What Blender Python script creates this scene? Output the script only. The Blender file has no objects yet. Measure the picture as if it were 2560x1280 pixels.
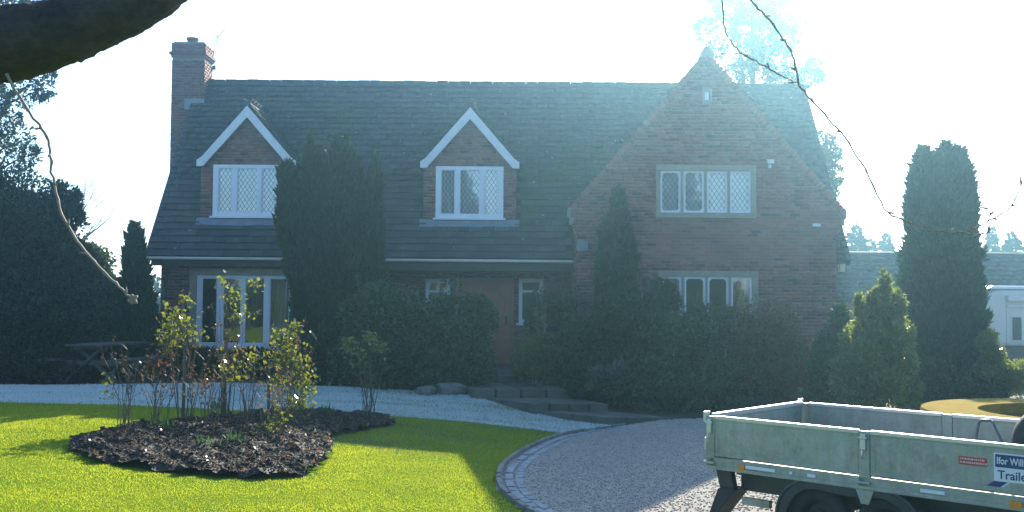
import bpy, math, random
import numpy as np
from mathutils import Vector, Matrix
from mathutils.geometry import tessellate_polygon

random.seed(7)
RNG = np.random.default_rng(7)
scene = bpy.context.scene
COL = scene.collection

# ------------------------------------------------------------------ camera
CAM_Z = 1.75
FPX = 2560.0                     # focal length in photo pixels (photo 2560 x 1280)
PITCH = math.atan(110 / 2560)
ROLL = math.radians(0.42)
cam_data = bpy.data.cameras.new("camera")
cam = bpy.data.objects.new("camera", cam_data)
COL.objects.link(cam)
CAM_R = Matrix.Rotation(math.pi / 2 + PITCH, 4, 'X') @ Matrix.Rotation(ROLL, 4, 'Z')
cam.matrix_world = Matrix.Translation((0, 0, CAM_Z)) @ CAM_R
cam_data.sensor_width = 36.0
cam_data.lens = 36.0
cam_data.clip_start = 0.05
cam_data.clip_end = 2000
scene.camera = cam

# ------------------------------------------------------------------ sky, sun, exposure
SUN_DIR = Vector((0.311, 1.0, 0.56)).normalized()      # towards the sun (behind the house, a little right)
SUN_EL = math.asin(SUN_DIR.z)
SUN_AZ = math.atan2(SUN_DIR.x, SUN_DIR.y)
world = bpy.data.worlds.new("World")
scene.world = world
world.use_nodes = True
wn = world.node_tree
wn.nodes.clear()
wo = wn.nodes.new("ShaderNodeOutputWorld")
wb = wn.nodes.new("ShaderNodeBackground")
ws = wn.nodes.new("ShaderNodeTexSky")
ws.sky_type = 'NISHITA'
ws.sun_disc = False
ws.sun_elevation = SUN_EL
ws.sun_rotation = SUN_AZ
ws.air_density = 1.0
ws.dust_density = 1.1
ws.ozone_density = 5.0
wb.inputs["Strength"].default_value = 0.15
wn.links.new(ws.outputs[0], wb.inputs["Color"])
wn.links.new(wb.outputs[0], wo.inputs["Surface"])

sl = bpy.data.lights.new("sun", 'SUN')
sl.energy = 5.0
sl.angle = math.radians(0.53)
sl.color = (1.0, 0.92, 0.76)
sun = bpy.data.objects.new("sun", sl)
COL.objects.link(sun)
sun.location = (10, 40, 30)
sun.rotation_euler = SUN_DIR.to_track_quat('Z', 'Y').to_euler()

vs = scene.view_settings
scene.display_settings.display_device = 'sRGB'
vs.view_transform = 'Standard'
vs.look = 'None'
vs.gamma = 1.0
vs.exposure = 1.4
vs.use_curve_mapping = False

scene.render.engine = 'CYCLES'
cy = scene.cycles
cy.use_denoising = True
cy.max_bounces = 8
cy.diffuse_bounces = 3
cy.glossy_bounces = 3
cy.transmission_bounces = 4
cy.transparent_max_bounces = 16
cy.volume_bounces = 0
cy.sample_clamp_indirect = 6.0
cy.caustics_reflective = False
cy.caustics_refractive = False

# ------------------------------------------------------------------ pixel helpers
R3 = np.array(CAM_R.to_3x3())


def ray(px, py):
    return R3 @ np.array([(px - 1280) / FPX, (640 - py) / FPX, -1.0])


def P(px, py, Y):
    d = ray(px, py)
    t = Y / d[1]
    return Vector((d[0] * t, Y, CAM_Z + d[2] * t))


def GZ(px, py, z):
    d = ray(px, py)
    t = (z - CAM_Z) / d[2]
    return Vector((d[0] * t, d[1] * t, z))


def sm(t):
    t = np.clip(t, 0, 1)
    return t * t * (3 - 2 * t)


def terr(x, y):
    """height of the ground: the lawn falls to the right, towards the drive, and rises to the house"""
    x = np.asarray(x, float)
    y = np.asarray(y, float)
    lat = 0.14 - 0.50 * np.clip((x + 6.0) / 7.0, 0, 1) + 0.11 * sm((x - 0.9) / 1.8)
    w = sm((y - 17.0) / 5.5) * (1 - sm((x - 8.0) / 3.0))
    z = lat * (1 - w) + 0.05 * w
    far = sm((np.hypot(x, y - 15) - 45) / 60)
    return z * (1 - far) - 0.2 * far + 0.012 * np.sin(x * 1.1 + 0.5) * np.cos(y * 0.9)


def tz(x, y):
    return float(terr(x, y))


def G(px, py):
    z = 0.0
    for _ in range(30):
        p = GZ(px, py, z)
        z = 0.5 * z + 0.5 * tz(p.x, p.y)
    return Vector((p.x, p.y, tz(p.x, p.y)))


# ------------------------------------------------------------------ materials
def _nodes(name):
    m = bpy.data.materials.new(name)
    m.use_nodes = True
    nt = m.node_tree
    nt.nodes.clear()
    out = nt.nodes.new("ShaderNodeOutputMaterial")
    return m, nt, out


def N(nt, t, **kw):
    n = nt.nodes.new(t)
    for k, v in kw.items():
        if k.startswith("i_"):
            n.inputs[k[2:].replace("_", " ")].default_value = v
        else:
            setattr(n, k, v)
    return n


def c4(c):
    return (c[0], c[1], c[2], 1.0)


def noise(nt, scale, detail=4, rough=0.6, vec=None):
    n = N(nt, "ShaderNodeTexNoise")
    n.inputs["Scale"].default_value = scale
    n.inputs["Detail"].default_value = detail
    n.inputs["Roughness"].default_value = rough
    if vec is not None:
        nt.links.new(vec, n.inputs["Vector"])
    return n


def ramp(nt, fac, a, b, ca=(0, 0, 0), cb=(1, 1, 1)):
    r = N(nt, "ShaderNodeValToRGB")
    r.color_ramp.elements[0].position = a
    r.color_ramp.elements[1].position = b
    r.color_ramp.elements[0].color = c4(ca)
    r.color_ramp.elements[1].color = c4(cb)
    nt.links.new(fac, r.inputs[0])
    return r.outputs[0]


def mixc(nt, fac, a, b, mode='MIX'):
    m = N(nt, "ShaderNodeMix", data_type='RGBA', blend_type=mode)
    for sock, v in ((m.inputs[0], fac), (m.inputs[6], a), (m.inputs[7], b)):
        if hasattr(v, "is_output") or isinstance(v, bpy.types.NodeSocket):
            nt.links.new(v, sock)
        elif isinstance(v, (int, float)):
            sock.default_value = v
        else:
            sock.default_value = c4(v)
    return m.outputs[2]


def rnd(nt):
    """random number per separate piece: per mesh island and per object"""
    g = N(nt, "ShaderNodeNewGeometry")
    o = N(nt, "ShaderNodeObjectInfo")
    a = N(nt, "ShaderNodeMath", operation='ADD')
    nt.links.new(g.outputs["Random Per Island"], a.inputs[0])
    nt.links.new(o.outputs["Random"], a.inputs[1])
    f = N(nt, "ShaderNodeMath", operation='FRACT')
    nt.links.new(a.outputs[0], f.inputs[0])
    return f.outputs[0], g


def mat(name, col, col2=None, rough=0.7, scale=6.0, lo=0.35, hi=0.65, metal=0.0, spec=0.5,
        bump=0.0, bscale=40.0, piece=0.0, extra=None, extra_scale=1.0, extra_lo=0.55, extra_hi=0.7,
        rough_var=0.0, fine=0.25, coat=0.0, specks=None, spangle=0.0):
    m, nt, out = _nodes(name)
    b = N(nt, "ShaderNodeBsdfPrincipled")
    r, g = rnd(nt)
    pos = g.outputs["Position"]
    base = c4(col)
    c = None
    if col2 is not None:
        n1 = noise(nt, scale, 6, 0.65, pos)
        c = mixc(nt, ramp(nt, n1.outputs[0], lo, hi), col, col2)
    else:
        c = mixc(nt, 0.0, col, col)
    if extra is not None:
        n2 = noise(nt, extra_scale, 5, 0.7, pos)
        c = mixc(nt, ramp(nt, n2.outputs[0], extra_lo, extra_hi), c, extra)
    if specks is not None:
        n5 = noise(nt, 7.0, 3, 0.5, pos)
        c = mixc(nt, ramp(nt, n5.outputs[0], 0.70, 0.74), c, specks)
    if spangle:
        vo = N(nt, "ShaderNodeTexVoronoi")
        vo.inputs["Scale"].default_value = 38
        nt.links.new(pos, vo.inputs["Vector"])
        c = mixc(nt, spangle, c, mixc(nt, 1.0, c, vo.outputs["Color"], 'MULTIPLY'))
        mp = N(nt, "ShaderNodeMapping")
        mp.inputs["Scale"].default_value = (9, 9, 1.2)
        nt.links.new(pos, mp.inputs["Vector"])
        n6 = noise(nt, 1.6, 5, 0.7, mp.outputs[0])
        c = mixc(nt, 1.0, c, ramp(nt, n6.outputs[0], 0.35, 0.7, (1.06,) * 3, (0.86, 0.85, 0.79)), 'MULTIPLY')
    if fine:
        n3 = noise(nt, bscale * 1.7, 3, 0.6, pos)
        c = mixc(nt, 1.0, c, ramp(nt, n3.outputs[0], 0.25, 0.75, (1 - fine,) * 3, (1 + fine * 0.5,) * 3), 'MULTIPLY')
    if piece:
        c = mixc(nt, 1.0, c, ramp(nt, r, 0.0, 1.0, (1 - piece,) * 3, (1 + piece * 0.6,) * 3), 'MULTIPLY')
    nt.links.new(c, b.inputs["Base Color"])
    b.inputs["Roughness"].default_value = rough
    b.inputs["Metallic"].default_value = metal
    b.inputs["Specular IOR Level"].default_value = spec
    if coat:
        b.inputs["Coat Weight"].default_value = coat
        b.inputs["Coat Roughness"].default_value = 0.1
    if rough_var:
        n4 = noise(nt, scale * 2, 4, 0.6, pos)
        nt.links.new(ramp(nt, n4.outputs[0], 0.3, 0.7, (rough - rough_var,) * 3, (rough + rough_var,) * 3), b.inputs["Roughness"])
    if bump:
        nb = noise(nt, bscale, 5, 0.7, pos)
        bp = N(nt, "ShaderNodeBump")
        bp.inputs["Strength"].default_value = bump
        bp.inputs["Distance"].default_value = 0.02
        nt.links.new(nb.outputs[0], bp.inputs["Height"])
        nt.links.new(bp.outputs[0], b.inputs["Normal"])
    nt.links.new(b.outputs[0], out.inputs[0])
    return m


def brick_mat(name, cols):
    """every brick its own tone from a short list of fired-clay colours"""
    m, nt, out = _nodes(name)
    b = N(nt, "ShaderNodeBsdfPrincipled")
    r, g = rnd(nt)
    rr = N(nt, "ShaderNodeValToRGB")
    rr.color_ramp.interpolation = 'CONSTANT'
    el = rr.color_ramp.elements
    el[0].color = c4(cols[0])
    el[0].position = 0.0
    el[1].color = c4(cols[1])
    el[1].position = 1 / len(cols)
    for i, c in enumerate(cols[2:], 2):
        e = el.new(i / len(cols))
        e.color = c4(c)
    nt.links.new(r, rr.inputs[0])
    n1 = noise(nt, 1.1, 4, 0.6, g.outputs["Position"])
    n2 = noise(nt, 35, 4, 0.7, g.outputs["Position"])
    c = mixc(nt, 1.0, rr.outputs[0], ramp(nt, n1.outputs[0], 0.3, 0.7, (0.75, 0.75, 0.72), (1.15, 1.12, 1.1)), 'MULTIPLY')
    c = mixc(nt, 1.0, c, ramp(nt, n2.outputs[0], 0.3, 0.7, (0.75,) * 3, (1.15,) * 3), 'MULTIPLY')
    nt.links.new(c, b.inputs["Base Color"])
    b.inputs["Roughness"].default_value = 0.85
    bp = N(nt, "ShaderNodeBump")
    bp.inputs["Strength"].default_value = 0.5
    bp.inputs["Distance"].default_value = 0.006
    nt.links.new(n2.outputs[0], bp.inputs["Height"])
    nt.links.new(bp.outputs[0], b.inputs["Normal"])
    nt.links.new(b.outputs[0], out.inputs[0])
    return m


def leaf_mat(name, col, col2, trans=0.35, rough=0.45, spec=0.4, tcol=None):
    m, nt, out = _nodes(name)
    r, g = rnd(nt)
    n1 = noise(nt, 1.3, 3, 0.6, g.outputs["Position"])
    mid = N(nt, "ShaderNodeMath", operation='ADD')
    mid.use_clamp = True
    sc = N(nt, "ShaderNodeMath", operation='MULTIPLY')
    sc.inputs[1].default_value = 0.5
    nt.links.new(r, sc.inputs[0])
    nt.links.new(sc.outputs[0], mid.inputs[0])
    s2 = N(nt, "ShaderNodeMath", operation='MULTIPLY')
    s2.inputs[1].default_value = 0.55
    nt.links.new(n1.outputs[0], s2.inputs[0])
    nt.links.new(s2.outputs[0], mid.inputs[1])
    c = mixc(nt, mid.outputs[0], col, col2)
    b = N(nt, "ShaderNodeBsdfPrincipled")
    nt.links.new(c, b.inputs["Base Color"])
    b.inputs["Roughness"].default_value = rough
    b.inputs["Specular IOR Level"].default_value = spec
    t = N(nt, "ShaderNodeBsdfTranslucent")
    if tcol is None:
        hs = N(nt, "ShaderNodeHueSaturation")
        hs.inputs["Hue"].default_value = 0.475
        hs.inputs["Value"].default_value = 1.7
        hs.inputs["Saturation"].default_value = 1.1
        nt.links.new(c, hs.inputs["Color"])
        nt.links.new(hs.outputs[0], t.inputs[0])
    else:
        tc = mixc(nt, 1.0, tcol, ramp(nt, mid.outputs[0], 0, 1, (0.65,) * 3, (1.2,) * 3), 'MULTIPLY')
        nt.links.new(tc, t.inputs[0])
    mx = N(nt, "ShaderNodeMixShader")
    mx.inputs[0].default_value = trans
    nt.links.new(b.outputs[0], mx.inputs[1])
    nt.links.new(t.outputs[0], mx.inputs[2])
    nt.links.new(mx.outputs[0], out.inputs[0])
    return m


def glass_mat(name, tint=(0.97, 0.985, 0.985), refl=0.07):
    m, nt, out = _nodes(name)
    tr = N(nt, "ShaderNodeBsdfTransparent")
    tr.inputs[0].default_value = c4(tint)
    gl = N(nt, "ShaderNodeBsdfGlossy")
    gl.inputs["Roughness"].default_value = 0.02
    gl.inputs["Color"].default_value = (1, 1, 1, 1)
    mx = N(nt, "ShaderNodeMixShader")
    lw = N(nt, "ShaderNodeFresnel")
    lw.inputs[0].default_value = 1.5
    ad = N(nt, "ShaderNodeMath", operation='ADD')
    ad.use_clamp = True
    ad.inputs[1].default_value = refl
    nt.links.new(lw.outputs[0], ad.inputs[0])
    # faint unevenness of the pane
    g = N(nt, "ShaderNodeNewGeometry")
    nz = noise(nt, 3.0, 2, 0.5, g.outputs["Position"])
    bp = N(nt, "ShaderNodeBump")
    bp.inputs["Strength"].default_value = 0.08
    bp.inputs["Distance"].default_value = 0.02
    nt.links.new(nz.outputs[0], bp.inputs["Height"])
    nt.links.new(bp.outputs[0], gl.inputs["Normal"])
    nt.links.new(ad.outputs[0], mx.inputs[0])
    nt.links.new(tr.outputs[0], mx.inputs[1])
    nt.links.new(gl.outputs[0], mx.inputs[2])
    nt.links.new(mx.outputs[0], out.inputs[0])
    return m


def cloth_mat(name, col, trans=0.5, see=0.0):
    m, nt, out = _nodes(name)
    d = N(nt, "ShaderNodeBsdfDiffuse")
    d.inputs[0].default_value = c4(col)
    t = N(nt, "ShaderNodeBsdfTranslucent")
    t.inputs[0].default_value = c4(col)
    mx = N(nt, "ShaderNodeMixShader")
    mx.inputs[0].default_value = trans
    nt.links.new(d.outputs[0], mx.inputs[1])
    nt.links.new(t.outputs[0], mx.inputs[2])
    if see:
        tr = N(nt, "ShaderNodeBsdfTransparent")
        m2 = N(nt, "ShaderNodeMixShader")
        m2.inputs[0].default_value = see
        nt.links.new(mx.outputs[0], m2.inputs[1])
        nt.links.new(tr.outputs[0], m2.inputs[2])
        nt.links.new(m2.outputs[0], out.inputs[0])
    else:
        nt.links.new(mx.outputs[0], out.inputs[0])
    return m


MT = {}
MT['soil'] = mat('soil', (0.045, 0.034, 0.024), (0.03, 0.035, 0.018), rough=0.95, scale=1.5, bump=0.8, bscale=14)
MT['turf'] = mat('turf', (0.095, 0.165, 0.014), (0.155, 0.205, 0.018), rough=1.0, scale=0.8, bump=0.5, bscale=60, spec=0.0, extra=(0.07, 0.14, 0.02), extra_scale=2.2, extra_lo=0.5, extra_hi=0.75)
MT['mulch'] = mat('mulch', (0.022, 0.015, 0.010), (0.045, 0.03, 0.02), rough=0.7, scale=9, bump=0.9, bscale=30)
MT['chips'] = mat('chips', (0.014, 0.009, 0.006), (0.055, 0.035, 0.022), rough=0.8, scale=12, piece=0.7, spec=0.2)
MT['gravel_bed'] = mat('gravel_bed', (0.28, 0.25, 0.21), (0.34, 0.305, 0.255), rough=0.9, scale=20, bump=0.9, bscale=60)
MT['gravel'] = mat('gravel', (0.37, 0.33, 0.27), (0.45, 0.405, 0.335), rough=0.75, scale=3, piece=0.35, fine=0)
MT['sett'] = mat('sett', (0.13, 0.13, 0.11), (0.22, 0.22, 0.20), rough=0.85, scale=5, bump=0.5, bscale=30, piece=0.3)
MT['sett_frost'] = mat('sett_frost', (0.31, 0.34, 0.35), (0.20, 0.22, 0.21), rough=0.85, scale=6, bump=0.5, bscale=30, piece=0.12)
MT['slab'] = mat('slab', (0.06, 0.065, 0.05), (0.11, 0.105, 0.085), rough=0.85, scale=2, bump=0.4, bscale=18, piece=0.2)
MT['stone'] = mat('stone', (0.38, 0.33, 0.24), (0.29, 0.255, 0.19), rough=0.85, scale=4, bump=0.4, bscale=25, piece=0.1)
MT['rock'] = mat('rock', (0.17, 0.17, 0.16), (0.09, 0.10, 0.07), rough=0.9, scale=4, bump=0.8, bscale=9)
MT['mortar'] = mat('mortar', (0.22, 0.19, 0.16), (0.28, 0.24, 0.20), rough=0.95, scale=5, bump=0.4, bscale=60)
MT['brick'] = brick_mat('brick', [(0.27, 0.105, 0.08), (0.29, 0.125, 0.095), (0.23, 0.085, 0.07), (0.30, 0.14, 0.105),
                                  (0.12, 0.06, 0.065), (0.27, 0.115, 0.09), (0.25, 0.10, 0.085), (0.19, 0.08, 0.072), (0.31, 0.155, 0.12), (0.26, 0.11, 0.085)])
MT['tile'] = mat('tile', (0.030, 0.037, 0.040), (0.054, 0.060, 0.060), rough=0.7, scale=0.9, piece=0.3, bump=0.3, bscale=30,
                 extra=(0.035, 0.085, 0.018), extra_scale=0.5, extra_lo=0.53, extra_hi=0.70, specks=(0.30, 0.31, 0.28))
MT['underlay'] = mat('underlay', (0.03, 0.028, 0.026), rough=0.9)
MT['lead'] = mat('lead', (0.16, 0.175, 0.20), (0.24, 0.255, 0.27), rough=0.5, scale=3, metal=0.4)
MT['upvc'] = mat('upvc', (0.80, 0.81, 0.82), (0.74, 0.76, 0.76), rough=0.4, scale=2, fine=0.05)
MT['barge'] = mat('barge', (0.80, 0.80, 0.78), (0.66, 0.67, 0.64), rough=0.5, scale=3, fine=0.1)
MT['cream'] = mat('cream', (0.74, 0.70, 0.58), (0.60, 0.57, 0.47), rough=0.5, scale=3, fine=0.1)
MT['darkwood'] = mat('darkwood', (0.035, 0.028, 0.024), (0.06, 0.048, 0.04), rough=0.6, scale=3)
MT['doorwood'] = mat('doorwood', (0.34, 0.12, 0.05), (0.42, 0.17, 0.07), rough=0.45, scale=3)
MT['oldwood'] = mat('oldwood', (0.05, 0.045, 0.04), (0.09, 0.08, 0.07), rough=0.8, scale=6, bump=0.4)
MT['glass'] = glass_mat('glass')
MT['net'] = cloth_mat('net', (0.88, 0.88, 0.86), 0.12, 0.03)
MT['curtain'] = cloth_mat('curtain', (0.62, 0.50, 0.34), 0.3)
MT['room'] = mat('room', (0.10, 0.085, 0.07), rough=0.9)
MT['leading'] = mat('leading', (0.20, 0.21, 0.22), rough=0.5, metal=0.5)
MT['galv'] = mat('galv', (0.38, 0.40, 0.33), (0.47, 0.48, 0.41), spangle=0.15, rough=0.5, scale=9, metal=0.3, rough_var=0.12, bump=0.05, fine=0.12,
                 extra=(0.27, 0.27, 0.20), extra_scale=3.0, extra_lo=0.5, extra_hi=0.75)
MT['galv_bright'] = mat('galv_bright', (0.58, 0.58, 0.57), (0.66, 0.66, 0.65), rough=0.36, scale=9, metal=0.75, fine=0.1)
MT['rubber'] = mat('rubber', (0.018, 0.018, 0.019), (0.03, 0.03, 0.03), rough=0.75, scale=8)
MT['guard'] = mat('guard', (0.02, 0.022, 0.028), (0.035, 0.038, 0.045), rough=0.45, scale=4)
MT['chassis'] = mat('chassis', (0.10, 0.105, 0.10), (0.16, 0.16, 0.15), rough=0.55, scale=6, metal=0.4)
MT['amber'] = mat('amber', (0.80, 0.26, 0.02), rough=0.25, fine=0.05)
MT['white_refl'] = mat('white_refl', (0.82, 0.82, 0.80), rough=0.3, fine=0.05)
MT['decal_white'] = mat('decal_white', (0.78, 0.80, 0.80), rough=0.35, fine=0.05)
MT['decal_blue'] = mat('decal_blue', (0.02, 0.035, 0.16), rough=0.35, fine=0.05)
MT['decal_red'] = mat('decal_red', (0.55, 0.05, 0.05), rough=0.35, fine=0.05)
MT['decal_pale'] = mat('decal_pale', (0.70, 0.50, 0.46), rough=0.35, fine=0.05)
MT['coping'] = mat('coping', (0.30, 0.20, 0.025), (0.24, 0.17, 0.035), spec=0.03, rough=0.95, scale=3, bump=0.3, bscale=25, piece=0.15)
MT['darkstone'] = mat('darkstone', (0.14, 0.12, 0.09), (0.20, 0.17, 0.13), rough=0.9, scale=5, bump=0.5, piece=0.3)
MT['van_white'] = mat('van_white', (0.58, 0.57, 0.50), (0.52, 0.52, 0.46), rough=0.35, scale=1, fine=0.04, coat=0.3)
MT['van_dark'] = mat('van_dark', (0.03, 0.035, 0.04), rough=0.25, fine=0.0)
MT['bark'] = mat('bark', (0.075, 0.06, 0.042), (0.13, 0.105, 0.075), rough=0.9, scale=9, bump=1.0, bscale=26,
                 extra=(0.075, 0.085, 0.04), extra_scale=3, extra_lo=0.5, extra_hi=0.7)
MT['bough'] = mat('bough', (0.06, 0.048, 0.034), (0.12, 0.095, 0.07), rough=0.95, scale=9, bump=1.0, bscale=26, extra=(0.06, 0.075, 0.035), extra_scale=4, extra_lo=0.5, extra_hi=0.68)
MT['twig'] = mat('twig', (0.27, 0.21, 0.17), (0.38, 0.30, 0.23), rough=0.7, scale=30)
MT['cane'] = mat('cane', (0.13, 0.075, 0.045), (0.10, 0.10, 0.045), rough=0.6, scale=7)
MT['stake'] = mat('stake', (0.10, 0.115, 0.06), (0.15, 0.13, 0.08), rough=0.85, scale=9)
MT['pot'] = mat('pot', (0.20, 0.10, 0.07), (0.14, 0.08, 0.06), rough=0.85)
MT['iron'] = mat('iron', (0.03, 0.03, 0.032), rough=0.5, metal=0.3)
MT['alu'] = mat('alu', (0.45, 0.46, 0.48), rough=0.4, metal=0.8)
MT['lampglass'] = cloth_mat('lampglass', (0.90, 0.84, 0.66), 0.75)

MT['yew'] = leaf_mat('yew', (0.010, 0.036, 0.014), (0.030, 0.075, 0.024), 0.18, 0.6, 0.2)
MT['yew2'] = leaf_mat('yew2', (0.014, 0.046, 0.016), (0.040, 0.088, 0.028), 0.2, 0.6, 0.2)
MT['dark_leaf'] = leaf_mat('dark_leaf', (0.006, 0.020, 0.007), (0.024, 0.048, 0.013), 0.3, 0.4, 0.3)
MT['holly'] = leaf_mat('holly', (0.022, 0.05, 0.014), (0.05, 0.09, 0.02), 0.3, 0.25, 0.6)
MT['shrub'] = leaf_mat('shrub', (0.010, 0.040, 0.014), (0.050, 0.115, 0.032), 0.3, 0.35, 0.5)
MT['shrub_warm'] = leaf_mat('shrub_warm', (0.07, 0.05, 0.014), (0.17, 0.11, 0.03), 0.35, 0.5, 0.3)
MT['shrub_yellow'] = leaf_mat('shrub_yellow', (0.08, 0.10, 0.02), (0.18, 0.18, 0.04), 0.35, 0.5, 0.3)
MT['silver'] = leaf_mat('silver', (0.09, 0.11, 0.09), (0.17, 0.19, 0.16), 0.25, 0.6, 0.3)
MT['airy'] = leaf_mat('airy', (0.018, 0.035, 0.016), (0.045, 0.07, 0.03), 0.25, 0.45, 0.35)
MT['fir'] = leaf_mat('fir', (0.018, 0.036, 0.022), (0.04, 0.062, 0.035), 0.2, 0.6, 0.2)
MT['dwarf'] = leaf_mat('dwarf', (0.07, 0.12, 0.02), (0.18, 0.21, 0.05), 0.5, 0.28, 0.7)
MT['rose_leaf'] = leaf_mat('rose_leaf', (0.06, 0.11, 0.016), (0.17, 0.18, 0.025), 0.5, 0.16, 0.9)
MT['rose_brown'] = leaf_mat('rose_brown', (0.09, 0.052, 0.022), (0.17, 0.105, 0.035), 0.4, 0.3, 0.5)
MT['daffodil'] = leaf_mat('daffodil', (0.03, 0.10, 0.03), (0.06, 0.15, 0.045), 0.4, 0.35, 0.5)
MT['grass'] = leaf_mat('grass', (0.014, 0.075, 0.02), (0.05, 0.14, 0.025), 0.60, 0.8, 0.04, tcol=(0.53, 0.57, 0.035))
MT['frost'] = leaf_mat('frost', (0.40, 0.48, 0.50), (0.80, 0.86, 0.88), 0.25, 0.7, 0.2, tcol=(0.7, 0.75, 0.72))
MT['frost_light'] = leaf_mat('frost_light', (0.08, 0.14, 0.06), (0.17, 0.24, 0.16), 0.3, 0.6, 0.2, tcol=(0.16, 0.24, 0.10))

# ------------------------------------------------------------------ object helpers
ORG = {}


def _link(name, data, parent):
    o = bpy.data.objects.new(name, data)
    COL.objects.link(o)
    if parent is not None:
        o.parent = parent
    return o


def tag(o, label=None, cat=None, group=None, kind=None):
    if label:
        o["label"] = label
    if cat:
        o["category"] = cat
    if group:
        o["group"] = group
    if kind:
        o["kind"] = kind
    return o


def thing(name, label, cat, loc=(0, 0, 0), rotz=0.0, group=None):
    o = _link(name, None, None)
    o.empty_display_size = 0.2
    o.location = loc
    o.rotation_euler = (0, 0, rotz)
    ORG[o] = Vector((0, 0, 0)) if rotz else Vector(loc)
    return tag(o, label, cat, group)


def np_mesh(name, V, F, m, parent=None, base=None, smooth=False):
    """V (n,3) world coordinates, F (k,3) or (k,4)"""
    V = np.asarray(V, np.float32)
    F = np.asarray(F, np.int32)
    if parent is not None:
        off = ORG[parent]
    else:
        off = Vector(base) if base is not None else Vector((0, 0, 0))
    V = V - np.array(off, np.float32)
    me = bpy.data.meshes.new(name)
    me.vertices.add(len(V))
    me.vertices.foreach_set("co", V.ravel())
    k = F.shape[1]
    me.loops.add(F.size)
    me.loops.foreach_set("vertex_index", F.ravel())
    me.polygons.add(len(F))
    me.polygons.foreach_set("loop_start", np.arange(0, F.size, k, dtype=np.int32))
    me.polygons.foreach_set("loop_total", np.full(len(F), k, np.int32))
    if smooth:
        me.polygons.foreach_set("use_smooth", np.ones(len(F), bool))
    me.update(calc_edges=True)
    me.materials.append(m)
    o = _link(name, me, parent)
    ORG[o] = off
    if parent is None:
        o.location = off
    return o


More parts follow.
